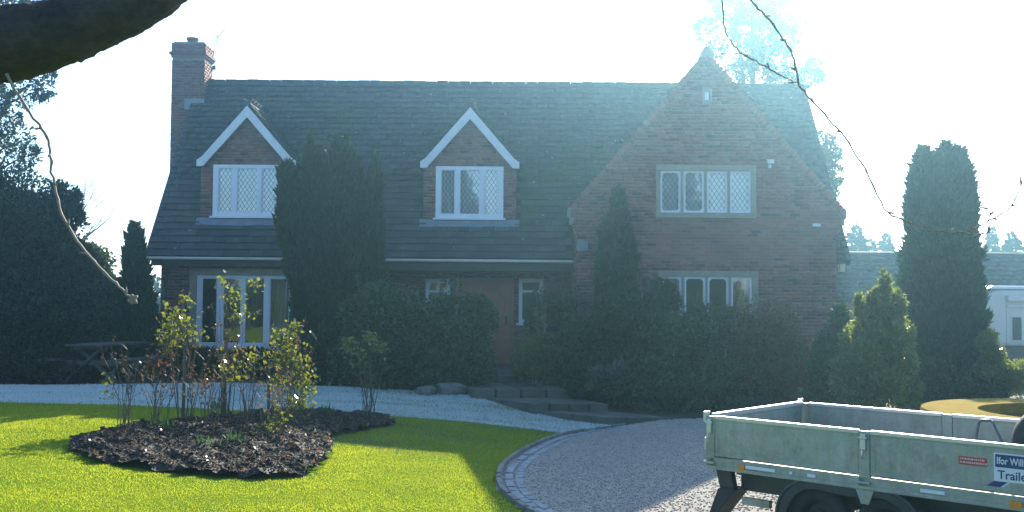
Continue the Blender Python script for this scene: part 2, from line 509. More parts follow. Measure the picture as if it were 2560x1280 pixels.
class MB:
    def __init__(self):
        self.v = []
        self.f = []

    def add(self, vs, fs):
        k = len(self.v)
        self.v += [tuple(p) for p in vs]
        self.f += [tuple(i + k for i in f) for f in fs]
        return self

    def box(self, x0, x1, y0, y1, z0, z1, rot=None, piv=None):
        vs = [Vector(p) for p in ((x0, y0, z0), (x1, y0, z0), (x1, y1, z0), (x0, y1, z0), (x0, y0, z1), (x1, y0, z1), (x1, y1, z1), (x0, y1, z1))]
        if rot is not None:
            c = Vector(piv) if piv is not None else Vector(((x0 + x1) / 2, (y0 + y1) / 2, (z0 + z1) / 2))
            vs = [rot @ (p - c) + c for p in vs]
        return self.hexa(vs)

    def hexa(self, vs):
        return self.add(vs, [(0, 3, 2, 1), (4, 5, 6, 7), (0, 1, 5, 4), (1, 2, 6, 5), (2, 3, 7, 6), (3, 0, 4, 7)])

    def bar(self, a, b, w, h, up=(0, 0, 1)):
        a, b, up = Vector(a), Vector(b), Vector(up)
        d = (b - a).normalized()
        s = d.cross(up)
        if s.length < 1e-4:
            s = d.cross(Vector((1, 0, 0)))
        s.normalize()
        u = s.cross(d)
        s, u = s * w / 2, u * h / 2
        return self.hexa([a - s - u, a + s - u, b + s - u, b - s - u, a - s + u, a + s + u, b + s + u, b - s + u])

    def tube(self, pts, rad, n=8, cap=True):
        pts = [Vector(p) for p in pts]
        if not hasattr(rad, '__len__'):
            rad = [rad] * len(pts)
        k = len(self.v)
        ref = None
        for i, p in enumerate(pts):
            d = (pts[min(i + 1, len(pts) - 1)] - pts[max(i - 1, 0)]).normalized()
            if ref is None:
                ref = d.orthogonal().normalized()
            s = (ref - d * ref.dot(d))
            if s.length < 1e-5:
                s = d.orthogonal()
            s.normalize()
            ref = s
            t = d.cross(s)
            for j in range(n):
                a = 2 * math.pi * j / n
                self.v.append(tuple(p + (s * math.cos(a) + t * math.sin(a)) * rad[i]))
        for i in range(len(pts) - 1):
            for j in range(n):
                j2 = (j + 1) % n
                self.f.append((k + i * n + j, k + i * n + j2, k + (i + 1) * n + j2, k + (i + 1) * n + j))
        if cap:
            self.f.append(tuple(k + j for j in reversed(range(n))))
            e = k + (len(pts) - 1) * n
            self.f.append(tuple(e + j for j in range(n)))
        return self

    def lathe(self, prof, n, c, closed=False, axis='Z', a0=0.0, a1=2 * math.pi):
        """prof list of (r, h)"""
        k = len(self.v)
        full = abs(a1 - a0 - 2 * math.pi) < 1e-6
        m = n if full else n + 1
        for j in range(m):
            a = a0 + (a1 - a0) * j / n
            for r, h in prof:
                if axis == 'Z':
                    self.v.append((c[0] + r * math.cos(a), c[1] + r * math.sin(a), c[2] + h))
                else:  # axis Y
                    self.v.append((c[0] + r * math.cos(a), c[1] + h, c[2] + r * math.sin(a)))
        q = len(prof)
        for j in range(n):
            j2 = (j + 1) % m
            for i in range(q if closed else q - 1):
                i2 = (i + 1) % q
                self.f.append((k + j * q + i, k + j2 * q + i, k + j2 * q + i2, k + j * q + i2))
        return self

    def wall(self, outer, holes, O, U, NN, th):
        """flat wall: outline and holes in (u, z) about O; front face at O, thickness th behind (against NN)"""
        O, U, NN = Vector(O), Vector(U), Vector(NN)
        loops = [outer] + list(holes)
        flat = [p for l in loops for p in l]
        tris = tessellate_polygon([[Vector((p[0], p[1], 0)) for p in l] for l in loops])
        k = len(self.v)
        n = len(flat)
        Z = Vector((0, 0, 1))
        for d in (0.0, -th):
            for p in flat:
                self.v.append(tuple(O + U * p[0] + Z * p[1] + NN * d))
        for t in tris:
            self.f.append((k + t[0], k + t[1], k + t[2]))
            self.f.append((k + n + t[2], k + n + t[1], k + n + t[0]))
        s = 0
        for l in loops:
            q = len(l)
            for i in range(q):
                i2 = (i + 1) % q
                self.f.append((k + s + i, k + s + i2, k + n + s + i2, k + n + s + i))
            s += q
        return self

    def prism(self, poly, axis_vec, O=(0, 0, 0)):
        """poly: list of 3-D points, extruded along axis_vec"""
        O, A = Vector(O), Vector(axis_vec)
        pts = [O + Vector(p) for p in poly]
        n = len(pts)
        k = len(self.v)
        self.v += [tuple(p) for p in pts] + [tuple(p + A) for p in pts]
        self.f.append(tuple(k + i for i in range(n)))
        self.f.append(tuple(k + n + i for i in reversed(range(n))))
        for i in range(n):
            i2 = (i + 1) % n
            self.f.append((k + i2, k + i, k + n + i, k + n + i2))
        return self

    def build(self, name, m, parent=None, base=None, smooth=False, bevel=0.0, recalc=True):
        if parent is not None:
            off = ORG[parent]
        else:
            off = Vector(base) if base is not None else Vector((0, 0, 0))
        me = bpy.data.meshes.new(name)
        me.from_pydata([(p[0] - off[0], p[1] - off[1], p[2] - off[2]) for p in self.v], [], self.f)
        me.update()
        if recalc:
            import bmesh
            bm = bmesh.new()
            bm.from_mesh(me)
            bmesh.ops.recalc_face_normals(bm, faces=bm.faces)
            bm.to_mesh(me)
            bm.free()
        if smooth:
            me.polygons.foreach_set("use_smooth", [True] * len(me.polygons))
        me.materials.append(m)
        o = _link(name, me, parent)
        ORG[o] = off
        if parent is None:
            o.location = off
        if bevel:
            b = o.modifiers.new("bevel", 'BEVEL')
            b.width = bevel
            b.segments = 2
            b.limit_method = 'ANGLE'
        return o


def empty_part(name, parent):
    o = _link(name, None, parent)
    ORG[o] = ORG[parent]
    return o


def copy_tree(o, parent=None):
    c = o.copy()
    COL.objects.link(c)
    c.parent = parent
    for ch in list(o.children):
        copy_tree(ch, c)
    return c


# ------------------------------------------------------------------ numpy pieces
def unit(v):
    return v / np.maximum(np.linalg.norm(v, axis=-1, keepdims=True), 1e-9)


def rdir(n):
    return unit(RNG.normal(size=(n, 3)))


def leaf_quads(Pt, D, L, W, fold=0.25):
    n = len(Pt)
    D = unit(D)
    S = unit(np.cross(D, rdir(n)))
    Nn = np.cross(S, D)
    L = np.broadcast_to(np.asarray(L, float), (n,))[:, None]
    W = np.broadcast_to(np.asarray(W, float), (n,))[:, None]
    V = np.empty((n, 4, 3))
    V[:, 0] = Pt
    mid = Pt + D * L * 0.45 + Nn * L * fold * 0.5
    V[:, 1] = mid + S * W * 0.5
    V[:, 2] = Pt + D * L
    V[:, 3] = mid - S * W * 0.5
    F = np.arange(n * 4).reshape(n, 4)
    return V.reshape(-1, 3), F


def join(parts):
    vs, fs, k = [], [], 0
    for v, f in parts:
        vs.append(v)
        fs.append(f + k)
        k += len(v)
    return np.concatenate(vs), np.concatenate(fs)


def blobs(pos, size, flat=0.6):
    """small angular stones or chips: squashed octahedra"""
    n = len(pos)
    T = np.array([[1, 0, 0], [0, 1, 0], [-1, 0, 0], [0, -1, 0], [0, 0, 1], [0, 0, -1]], float)
    V = T[None] * RNG.uniform(0.6, 1.3, (n, 6, 1))
    V = V + RNG.normal(scale=0.15, size=V.shape)
    V[:, :, 2] *= flat
    a = RNG.uniform(0, 6.28, n)
    ca, sa = np.cos(a)[:, None], np.sin(a)[:, None]
    x = V[:, :, 0] * ca - V[:, :, 1] * sa
    y = V[:, :, 0] * sa + V[:, :, 1] * ca
    tx = RNG.normal(scale=0.35, size=(n, 1))
    z = V[:, :, 2] + x * tx
    s = np.broadcast_to(np.asarray(size, float), (n,))[:, None]
    W = np.stack([x * s, y * s, z * s], -1) + pos[:, None]
    F0 = np.array([[0, 1, 4], [1, 2, 4], [2, 3, 4], [3, 0, 4], [1, 0, 5], [2, 1, 5], [3, 2, 5], [0, 3, 5]])
    F = (F0[None] + (np.arange(n) * 6)[:, None, None]).reshape(-1, 3)
    return W.reshape(-1, 3), F


BOXV = np.array([[0, 0, 0], [1, 0, 0], [1, 1, 0], [0, 1, 0], [0, 0, 1], [1, 0, 1], [1, 1, 1], [0, 1, 1]], float)
BOXF = np.array([[0, 3, 2, 1], [4, 5, 6, 7], [0, 1, 5, 4], [1, 2, 6, 5], [2, 3, 7, 6], [3, 0, 4, 7]])


def boxes(O, A, B, C):
    """many parallelepipeds: corner O, edges A, B, C, each (n,3)"""
    n = len(O)
    V = O[:, None] + BOXV[None, :, 0:1] * A[:, None] + BOXV[None, :, 1:2] * B[:, None] + BOXV[None, :, 2:3] * C[:, None]
    F = (BOXF[None] + (np.arange(n) * 8)[:, None, None]).reshape(-1, 4)
    return V.reshape(-1, 3), F


def inside(px, py, poly):
    px, py = np.asarray(px), np.asarray(py)
    r = np.zeros(px.shape, bool)
    n = len(poly)
    j = n - 1
    for i in range(n):
        xi, yi = poly[i][0], poly[i][1]
        xj, yj = poly[j][0], poly[j][1]
        if yi != yj:
            c = ((yi > py) != (yj > py)) & (px < (xj - xi) * (py - yi) / (yj - yi) + xi)
            r ^= c
        j = i
    return r


def sheet(name, poly, step, zoff, m, zfun=terr, smooth=True):
    xs = [p[0] for p in poly]
    ys = [p[1] for p in poly]
    X = np.arange(min(xs) - step, max(xs) + 2 * step, step)
    Y = np.arange(min(ys) - step, max(ys) + 2 * step, step)
    gx, gy = np.meshgrid(X, Y)
    V = np.stack([gx, gy, zfun(gx, gy) + zoff], -1).reshape(-1, 3)
    cx, cy = np.meshgrid(X[:-1] + step / 2, Y[:-1] + step / 2)
    keep = inside(cx, cy, poly)
    nx = len(X)
    jj, ii = np.nonzero(keep)
    a = jj * nx + ii
    F = np.stack([a, a + 1, a + nx + 1, a + nx], -1)
    used = np.unique(F)
    remap = np.zeros(len(V), int)
    remap[used] = np.arange(len(used))
    return np_mesh(name, V[used], remap[F], m, smooth=smooth)


def scatter(poly, n):
    xs = [p[0] for p in poly]
    ys = [p[1] for p in poly]
    x = RNG.uniform(min(xs), max(xs), n)
    y = RNG.uniform(min(ys), max(ys), n)
    k = inside(x, y, poly)
    return x[k], y[k]


def smooth_poly(pts, n=6):
    """Catmull-Rom through open list of points"""
    pts = [Vector((p[0], p[1], 0)) for p in pts]
    out = []
    for i in range(len(pts) - 1):
        p0 = pts[max(i - 1, 0)]
        p1, p2 = pts[i], pts[i + 1]
        p3 = pts[min(i + 2, len(pts) - 1)]
        for k in range(n):
            t = k / n
            out.append(0.5 * ((2 * p1) + (p2 - p0) * t + (2 * p0 - 5 * p1 + 4 * p2 - p3) * t * t + (3 * p1 - p0 - 3 * p2 + p3) * t ** 3))
    out.append(pts[-1])
    return [(p.x, p.y) for p in out]


# ================================================================== GROUND
gs = []
rr = np.concatenate([np.linspace(0, 40, 50), np.geomspace(42, 150, 18)])
aa = np.linspace(0, 2 * math.pi, 97)[:-1]
gx = (rr[:, None] * np.cos(aa)[None])
gy = 14 + (rr[:, None] * np.sin(aa)[None])
V = np.stack([gx, gy, terr(gx, gy) - 0.05], -1).reshape(-1, 3)
i, j = np.meshgrid(np.arange(len(rr) - 1), np.arange(96), indexing='ij')
a = i * 96 + j
b = i * 96 + (j + 1) % 96
F = np.stack([a, b, b + 96, a + 96], -1).reshape(-1, 4)
ground = np_mesh('ground', V, F, MT['soil'], smooth=True)
tag(ground, 'dark bare soil and rough ground around house and garden', kind='structure')

KERB_PX = [(1545, 1067), (1420, 1086), (1330, 1116), (1266, 1155), (1243, 1190), (1250, 1225), (1290, 1262), (1335, 1288)]
kerb = [(G(*p).x, G(*p).y) for p in KERB_PX] + [(0.75, 9.0), (1.6, 7.6), (3.0, 6.2), (5.0, 4.8)]
kerb = smooth_poly(kerb, 8)
far_edge = [(G(*p).x, G(*p).y) for p in [(-500, 958), (0, 964), (300, 962), (520, 958), (800, 966), (1000, 975), (1190, 991), (1330, 1022), (1545, 1065)]]
far_edge = smooth_poly(far_edge, 5)
lawn_poly = far_edge + kerb + [(6.5, 3.9), (6.5, -7), (-15, -7), (-15, 18.5)]
bed_px = [(172, 1122), (215, 1148), (320, 1170), (460, 1187), (640, 1198), (750, 1192), (812, 1165), (826, 1128), (830, 1096), (900, 1080), (985, 1060),
          (960, 1044), (860, 1030), (720, 1026), (560, 1042), (420, 1066), (320, 1076), (225, 1098)]
bed_poly = [(G(*p).x, G(*p).y) for p in bed_px]
bed_poly = smooth_poly(bed_poly + [bed_poly[0]], 6)[:-1]
bed_poly = [(a + random.gauss(0, 0.035), b + random.gauss(0, 0.035)) for a, b in bed_poly]
frost_lo = [(G(*p).x, G(*p).y) for p in [(1420, 1085), (1330, 1074), (1180, 1056), (1000, 1042), (800, 1036), (500, 1022), (250, 1012), (0, 1006), (-500, 1000)]]
frost_poly = far_edge + [kerb[4]] + frost_lo

lawn = sheet('lawn', lawn_poly, 0.10, 0.0, MT['turf'])
tag(lawn, 'mown lawn sloping gently towards the gravel drive', kind='structure')
drive_poly = list(kerb) + [(9, 2.0), (24, 0), (24, 33), (10.5, 33), (9.0, 24), (8.5, 21.5)] + \
    [(G(*p).x, G(*p).y) for p in [(2150, 1012), (1950, 1030), (1750, 1046), (1640, 1052)]]
drive = sheet('driveway', drive_poly, 0.10, 0.004, MT['gravel_bed'])
tag(drive, 'pinkish grey gravel drive curving past the lawn', kind='structure')


def bed_h(x, y):
    cx, cy = -3.0, 12.6
    b = 0.10 * np.exp(-(((x - cx) / 2.4) ** 2 + ((y - cy) / 1.9) ** 2))
    return terr(x, y) + b + 0.035 * np.sin(x * 7 + 2 * np.sin(y * 5)) * np.cos(y * 9 + x * 3) + 0.02 * np.sin(x * 13.7 - y * 4.1) * np.sin(y * 16.3 + x) + 0.018 * np.sin(x * 23 + y * 7) * np.cos(y * 19 - x * 5)


bed = sheet('rose_bed', bed_poly, 0.05, 0.025, MT['mulch'], zfun=bed_h)
tag(bed, 'dark mulched island bed in the lawn', kind='structure')
x, y = scatter(bed_poly, 75000)
sz = RNG.uniform(0.003, 0.011, len(x)) * RNG.choice([1, 1, 1, 1, 1, 2.5], len(x))
v, f = blobs(np.stack([x, y, bed_h(x, y) + 0.03], -1), sz, 0.5)
x2, y2 = scatter(bed_poly, 700)
v2, f2 = blobs(np.stack([x2, y2, bed_h(x2, y2) + 0.025], -1), 0.015 + 0.06 * RNG.uniform(0, 1, len(x2)) ** 3, 0.7)
v, f = join([(v, f), (v2, f2)])
tag(np_mesh('bark_chips', v, f, MT['chips']), 'dark wet bark chips and clods covering the rose bed', 'mulch', kind='stuff')
x, y = scatter(bed_poly, 800)
v, f = leaf_quads(np.stack([x, y, bed_h(x, y) + 0.045], -1), RNG.normal(size=(len(x), 3)) * np.array([1, 1, 0.35]), RNG.uniform(0.03, 0.07, len(x)), RNG.uniform(0.02, 0.045, len(x)))
tag(np_mesh('fallen_leaves', v, f, MT['rose_brown']), 'brown fallen leaves scattered over the rose bed', 'leaves', kind='stuff')

# grass blades
def blades(name, poly, n, h, w, m, excl=None, keepf=None, near=True):
    x, y = scatter(poly, n)
    k = (y > 7.5) & (np.abs(x) < 0.56 * y + 0.6)
    if excl is not None:
        for e in excl:
            k &= ~inside(x, y, e)
    if keepf is not None:
        k &= keepf(x, y)
    x, y = x[k], y[k]
    nn = len(x)
    z = terr(x, y) - 0.004
    hh = h * RNG.uniform(0.7, 1.2, nn) * (1 + 0.25 * np.sin(x * 3.1 + np.sin(y * 2.3) * 2) * np.cos(y * 2.7))
    a = RNG.uniform(0, 6.28, nn)
    wx, wy = np.cos(a) * w / 2, np.sin(a) * w / 2
    lx, ly = RNG.normal(scale=0.45, size=nn) * hh, RNG.normal(scale=0.45, size=nn) * hh
    V = np.empty((nn, 3, 3))
    V[:, 0] = np.stack([x - wx, y - wy, z], -1)
    V[:, 1] = np.stack([x + wx, y + wy, z], -1)
    V[:, 2] = np.stack([x + lx, y + ly, z + hh], -1)
    return np_mesh(name, V.reshape(-1, 3), np.arange(nn * 3).reshape(nn, 3), m)


near_poly = [p for p in lawn_poly]
g1 = blades('grass', near_poly, 2700000, 0.015, 0.0085, MT['grass'], [bed_poly, frost_poly])
tag(g1, 'short bright green grass blades of the mown lawn', 'grass', kind='stuff')
g2 = blades('frosted_grass', frost_poly, 300000, 0.030, 0.012, MT['frost'], [bed_poly], lambda x, y: RNG.uniform(size=len(x)) < 0.8 + 0.35 * np.sin(x * 0.8 + y * 2.1) * np.sin(y * 6.0 + 1.3 * np.sin(x * 1.1)))
tag(g2, 'white frosted grass along the shaded far edge of the lawn', 'frosted grass', kind='stuff')


def frosty(x, y):
    s = np.sin(x * 1.7 + np.sin(y * 1.3) * 1.5) * np.cos(y * 1.9 + x * 0.6)
    return (x > -3.6) & (y > 12.6 - 0.2 * x) & (s + RNG.normal(scale=0.45, size=len(x)) > 0.35)


g3 = blades('thinly_frosted_grass', lawn_poly, 420000, 0.034, 0.010, MT['frost_light'], [bed_poly, frost_poly], frosty)
tag(g3, 'thinly frosted shaded grass between rose bed and drive', 'frosted grass', kind='stuff')

# loose stones of the drive
x, y = scatter(drive_poly, 420000)
k = (y > 8.0) & (np.abs(x) < 0.53 * y + 0.3) & (y < 22) & (RNG.uniform(size=len(x)) < np.clip(1.25 - (y - 8) / 16, 0.25, 1))
x, y = x[k], y[k]
v, f = blobs(np.stack([x, y, terr(x, y) + 0.008], -1), RNG.uniform(0.007, 0.017, len(x)), 0.7)
tag(np_mesh('gravel', v, f, MT['gravel']), 'loose pinkish grey gravel stones spread over the drive', 'gravel', kind='stuff')

# kerb of two rows of setts
kerb_obj = thing('kerb', None, None, (kerb[0][0], kerb[0][1], 0))
tag(kerb_obj, 'curved kerb of pale stone setts between lawn and drive', kind='structure')
sett_me = {}


def sett_mesh(key, L, W, H, m):
    if key not in sett_me:
        b = MB()
        e = 0.012
        b.hexa([(-L / 2, -W / 2, -0.12), (L / 2, -W / 2, -0.12), (L / 2, W / 2, -0.12), (-L / 2, W / 2, -0.12),
                (-L / 2 + e, -W / 2 + e, H), (L / 2 - e, -W / 2 + e, H), (L / 2 - e, W / 2 - e, H), (-L / 2 + e, W / 2 - e, H)])
        t = b.build('kerb_stone', m)
        sett_me[key] = t.data
        bpy.data.objects.remove(t)
    return sett_me[key]


def along(pts, step, off):
    out = []
    d_acc = 0.0
    nxt = 0.0
    for (x0, y0), (x1, y1) in zip(pts[:-1], pts[1:]):
        L = math.hypot(x1 - x0, y1 - y0)
        if L < 1e-6:
            continue
        tx, ty = (x1 - x0) / L, (y1 - y0) / L
        while nxt <= d_acc + L:
            t = nxt - d_acc
            out.append((x0 + tx * t - ty * off, y0 + ty * t + tx * off, math.atan2(ty, tx)))
            nxt += step
        d_acc += L
    return out


for off, L, W, H, key in ((0.02, 0.30, 0.075, 0.05, 'edge'), (0.135, 0.21, 0.11, 0.022, 'frost'), (0.255, 0.21, 0.11, 0.016, 'frost')):
    mm = MT['sett'] if key == 'edge' else MT['sett_frost']
    for (x, y, an) in along(kerb, L + 0.003, off):
        if y < 8.2:
            break
        if key == 'frost' and off > 0.2 and y > 15.5:
            continue
        o = _link('kerb_stone', sett_mesh((key, off), L, W, H, mm), kerb_obj)
        o.location = Vector((x, y, tz(x, y) + random.uniform(-0.006, 0.006))) - ORG[kerb_obj]
        o.rotation_euler = (random.uniform(-0.03, 0.03), random.uniform(-0.03, 0.03), an + random.uniform(-0.03, 0.03))

# stepped path from the drive to the front door
path = thing('path', None, None, (-0.4, 22, 0))
tag(path, 'stepped stone path from drive to front door', kind='structure')
terr_levels = [(0.20, [(-1.35, 25.4), (0.45, 25.4), (0.55, 21.0), (-1.15, 21.0)], 4, 6),
               (0.06, [(-1.15, 21.03), (0.75, 21.03), (1.15, 19.4), (-0.75, 19.4)], 4, 3),
               (-0.09, [(-0.55, 19.43), (1.3, 19.43), (1.75, 18.3), (0.35, 18.3)], 4, 2),
               (-0.22, [(0.5, 18.33), (1.85, 18.33), (2.75, 17.35), (1.6, 17.35)], 3, 2)]
for z, q, nu, nv in terr_levels:
    q = [Vector((p[0], p[1], 0)) for p in q]
    for iu in range(nu):
        for iv in range(nv):
            def pt(u, v_):
                return (q[0] * (1 - u) + q[1] * u) * (1 - v_) + (q[3] * (1 - u) + q[2] * u) * v_
            e = 0.012
            c = [pt(iu / nu + e, iv / nv + e), pt((iu + 1) / nu - e, iv / nv + e), pt((iu + 1) / nu - e, (iv + 1) / nv - e), pt(iu / nu + e, (iv + 1) / nv - e)]
            dz = z + random.uniform(-0.006, 0.006)
            lo = [Vector((p.x, p.y, dz - 0.22)) for p in c]
            hi = [Vector((p.x, p.y, dz)) for p in c]
            MB().hexa([lo[3], lo[2], lo[1], lo[0], hi[3], hi[2], hi[1], hi[0]]).build('paving_slab', MT['slab'], path)

# ================================================================== HOUSE
YE, ZE, YR, ZR = 23.8, 2.75, 27.4, 7.5
SL = (ZR - ZE) / (YR - YE)
XL, XRR = -8.5, 7.85
YG = 22.4                                   # gable front
GC, GA, GS, GK = 4.27, 7.25, 1.16, 3.73     # gable centre x, apex z, slope, kneeler z
GL, GRt = 1.44, 7.10
YW, YP = 24.1, 24.75                         # main front wall, porch back wall
DORM = [(P(621, 300, 24.4).x, 24.4), (P(1176, 300, 24.4).x, 24.4)]
DA, DF, DH, DB = 6.34, 4.94, 1.16, 3.50     # dormer apex, foot, half width, base
house = thing('brick_house', 'long red brick house with steep dark tiled roof, two dormers and stone-windowed front gable', 'house', (0, 24, 0))


def mainz(y):
    return ZE + SL * (np.minimum(y, 2 * YR - y) - YE)


def sub_iv(l, r, z, holes, marg=0.0):
    iv = [(l, r)]
    for (a, b, z0, z1) in holes:
        if z0 - 0.03 < z < z1 + 0.03:
            nv = []
            for (p, q) in iv:
                if b <= p or a >= q:
                    nv.append((p, q))
                else:
                    if a - p > 0.03:
                        nv.append((p, a))
                    if q - b > 0.03:
                        nv.append((b, q))
            iv = nv
    return iv


brick_unit = None


def brickwork(parent, O, U, NN, z0, z1, iv, keep=None, proud=0.011):
    """courses of single bricks standing proud of the mortar; keep(u,z) tells which become objects of their own"""
    global brick_unit
    O, U, NN = np.array(O, float), np.array(U, float), np.array(NN, float)
    bl, bh, jt = 0.215, 0.065, 0.010
    os_, as_, hs = [], [], []
    single = []
    row = 0
    z = z0
    while z + bh <= z1 + 1e-6:
        for (a, b) in iv(z + bh / 2):
            u = a
            first = True
            while u < b - 0.02:
                L = bl if not (first and row % 2) else bl / 2
                first = False
                L = min(L, b - u)
                if b - u - L < 0.04:
                    L = b - u
                p = O + U * u + np.array([0, 0, z]) - NN * 0.02
                n_ = proud + RNG.uniform(-0.003, 0.004)
                if L > 0.02:
                    if keep is not None and keep(u, z):
                        single.append((p, L - jt, n_ + 0.02))
                    else:
                        os_.append(p)
                        as_.append(U * (L - jt))
                        hs.append(NN * (n_ + 0.02))
                u += L
        z += bh + jt
        row += 1
    if os_:
        n = len(os_)
        v, f = boxes(np.array(os_), np.array(as_), np.array(hs), np.tile([[0, 0, bh]], (n, 1)))
        # outward winding does not matter for these solid little boxes
        o = np_mesh('brickwork', v, f, MT['brick'], parent)
        tag(o, kind='stuff')
    for (p, L, d) in single:
        if brick_unit is None:
            b = MB()
            b.hexa([(0, -1, 0), (1, -1, 0), (1, 0, 0), (0, 0, 0), (0.006, -1, 0.04), (0.994, -1, 0.04), (1, 0, 1), (0, 0, 1)])
            b = MB()
            b.box(0, 1, -1, 0, 0, 1)
            t = b.build('brick', MT['brick'])
            brick_unit = t.data
            bpy.data.objects.remove(t)
        o = _link('brick', brick_unit, parent)
        o.location = Vector(p) - ORG[parent]
        o.scale = (L, d, bh)
    return len(single)


def lattice(mb, x0, x1, z0, z1, y, dx=0.105, dz=0.155, w=0.009):
    k = dz / dx
    for s in (1, -1):
        c = z0 - abs(k) * (x1 - x0) * 1.0
        c0 = math.floor((z0 - (x1 - x0) * k - dz) / dz) * dz
        zz = c0
        while zz < z1 + (x1 - x0) * k + dz:
            # line z = zz + s*k*(x-xm)
            xm = (x0 + x1) / 2
            xa, xb = x0, x1
            # clip on z
            f = lambda X: zz + s * k * (X - xm)
            inv = lambda Z: xm + (Z - zz) / (s * k)
            za, zb = f(xa), f(xb)
            lo, hi = sorted((inv(z0), inv(z1)))
            xa, xb = max(x0, lo), min(x1, hi)
            if xb - xa > 0.01:
                mb.bar((xa, y, f(xa)), (xb, y, f(xb)), 0.006, w, up=(0, 0, 1)) if abs(k) < 0 else mb.bar((xa, y, f(xa)), (xb, y, f(xb)), w, 0.006, up=(0, 1, 0))
            zz += dz


def window(parent, x0, x1, z0, z1, Y, lights, fr=0.06, diamonds=True, sill=True, net=True, drape=None, rec=0.0, chamfer=0.0, label=None, single_frames=False):
    """lights: list of (x0, x1) clear openings in world x"""
    m = MB()
    y0, y1 = Y + rec, Y + rec + 0.07
    if single_frames:
        for (a, b) in lights:
            e = 0.045
            m.box(a - e, a, y0, y1, z0, z1).box(b, b + e, y0, y1, z0, z1)
            m.box(a, b, y0, y1, z0, z0 + e).box(a, b, y0, y1, z1 - e, z1)
            ch = chamfer
            for sx, X in ((1, a), (-1, b)):
                for sz, Z in ((1, z0 + e), (-1, z1 - e)):
                    m.prism([(X, y0 + 0.002, Z), (X + sx * ch, y0 + 0.002, Z), (X, y0 + 0.002, Z + sz * ch)], (0, 0.05, 0))
        zz0, zz1 = z0 + 0.045, z1 - 0.045
    else:
        m.box(x0, x1, y0, y1, z0, z0 + fr).box(x0, x1, y0, y1, z1 - fr, z1)
        edges = [x0] + [q for l in lights for q in l] + [x1]
        for k in range(0, len(edges), 2):
            m.box(edges[k], edges[k + 1], y0 + 0.001, y1 - 0.001, z0 + fr, z1 - fr)
        # slimmer casement profile inside each light
        for (a, b) in lights:
            e = 0.018
            m.box(a, a + e, y0 + 0.018, y1 - 0.01, z0 + fr, z1 - fr).box(b - e, b, y0 + 0.018, y1 - 0.01, z0 + fr, z1 - fr)
            m.box(a + e, b - e, y0 + 0.018, y1 - 0.01, z0 + fr, z0 + fr + e).box(a + e, b - e, y0 + 0.018, y1 - 0.01, z1 - fr - e, z1 - fr)
        zz0, zz1 = z0 + fr, z1 - fr
    w = m.build('window', MT['upvc'], parent)
    if label:
        w["label"] = label
    for (a, b) in lights:
        MB().box(a, b, y0 + 0.034, y0 + 0.040, zz0, zz1).build('pane', MT['glass'], w)
        if diamonds:
            l = MB()
            lattice(l, a, b, zz0, zz1, y0 + 0.0305)
            l.build('leading', MT['leading'], w)
    if sill:
        MB().box(x0 - 0.06, x1 + 0.06, Y - 0.07, Y + 0.06 + rec, z0 - 0.05, z0 - 0.001).build('sill', MT['upvc'] if not single_frames else MT['stone'], w, bevel=0.008)
    if net:
        pts = 60
        V, F = [], []
        for k in range(pts + 1):
            X = x0 + 0.03 + (x1 - x0 - 0.06) * k / pts
            yy = y1 + 0.05 + 0.018 * math.sin(k * 1.9)
            V += [(X, yy, zz0 - 0.02), (X, yy, zz1 + 0.02)]
        F = [(2 * k, 2 * k + 2, 2 * k + 3, 2 * k + 1) for k in range(pts)]
        np_mesh('net_curtain', np.array(V), np.array(F), MT['net'], w, smooth=True)
    for (a, b) in (drape or []):
        V, F = [], []
        pts = 24
        for k in range(pts + 1):
            X = a + (b - a) * k / pts
            yy = y1 + 0.16 + 0.03 * math.sin(k * 1.7)
            V += [(X, yy, zz0 - 0.05), (X, yy, zz1 + 0.05)]
        F = [(2 * k, 2 * k + 2, 2 * k + 3, 2 * k + 1) for k in range(pts)]
        np_mesh('curtain', np.array(V), np.array(F), MT['curtain'], w, smooth=True)
    return w


def pxw(px, Y, py=600):
    return P(px, py, Y).x


def pzw(px, py, Y):
    return P(px, py, Y).z


# ---- walls
# left front wall with big window
lw = (pxw(490, YW, 780), pxw(726, YW, 780), pzw(600, 866, YW), pzw(600, 688, YW))
lh = (lw[0] - 0.16, lw[1] + 0.16, lw[2] - 0.10, lw[3] + 0.14)       # hole incl. stone surround
fw = MB().wall([(-8.25, -0.3), (-3.2, -0.3), (-3.2, 2.70), (-8.25, 2.70)],
               [[(lh[0], lh[2]), (lh[1], lh[2]), (lh[1], lh[3]), (lh[0], lh[3])]], (0, YW, 0), (1, 0, 0), (0, -1, 0), 0.3).build('front_wall', MT['mortar'], house)
brickwork(fw, (0, YW, 0), (1, 0, 0), (0, -1, 0), -0.1, 2.66, lambda z: sub_iv(-8.25, -3.2, z, [lh]))
sr = MB()
sr.box(lh[0], lw[0], YW - 0.02, YW + 0.12, lh[2] + 0.10, lh[3] - 0.14).box(lw[1], lh[1], YW - 0.02, YW + 0.12, lh[2] + 0.10, lh[3] - 0.14)
sr.box(lh[0], lh[1], YW - 0.022, YW + 0.12, lh[3] - 0.139, lh[3]).box(lh[0] - 0.04, lh[1] + 0.04, YW - 0.06, YW + 0.12, lh[2], lh[2] + 0.099)
sr.build('stone_surround', MT['stone'], house, bevel=0.008)
X = lambda px: pxw(px, YW, 780)
window(house, lw[0], lw[1], lw[2], lw[3], YW, [(X(502), X(541)), (X(556), X(601)), (X(611), X(659)), (X(673), X(715))], fr=0.07, diamonds=False,
       sill=True, net=False, drape=[(X(668), X(722))], rec=0.03, label='wide four-light white window low on the left')

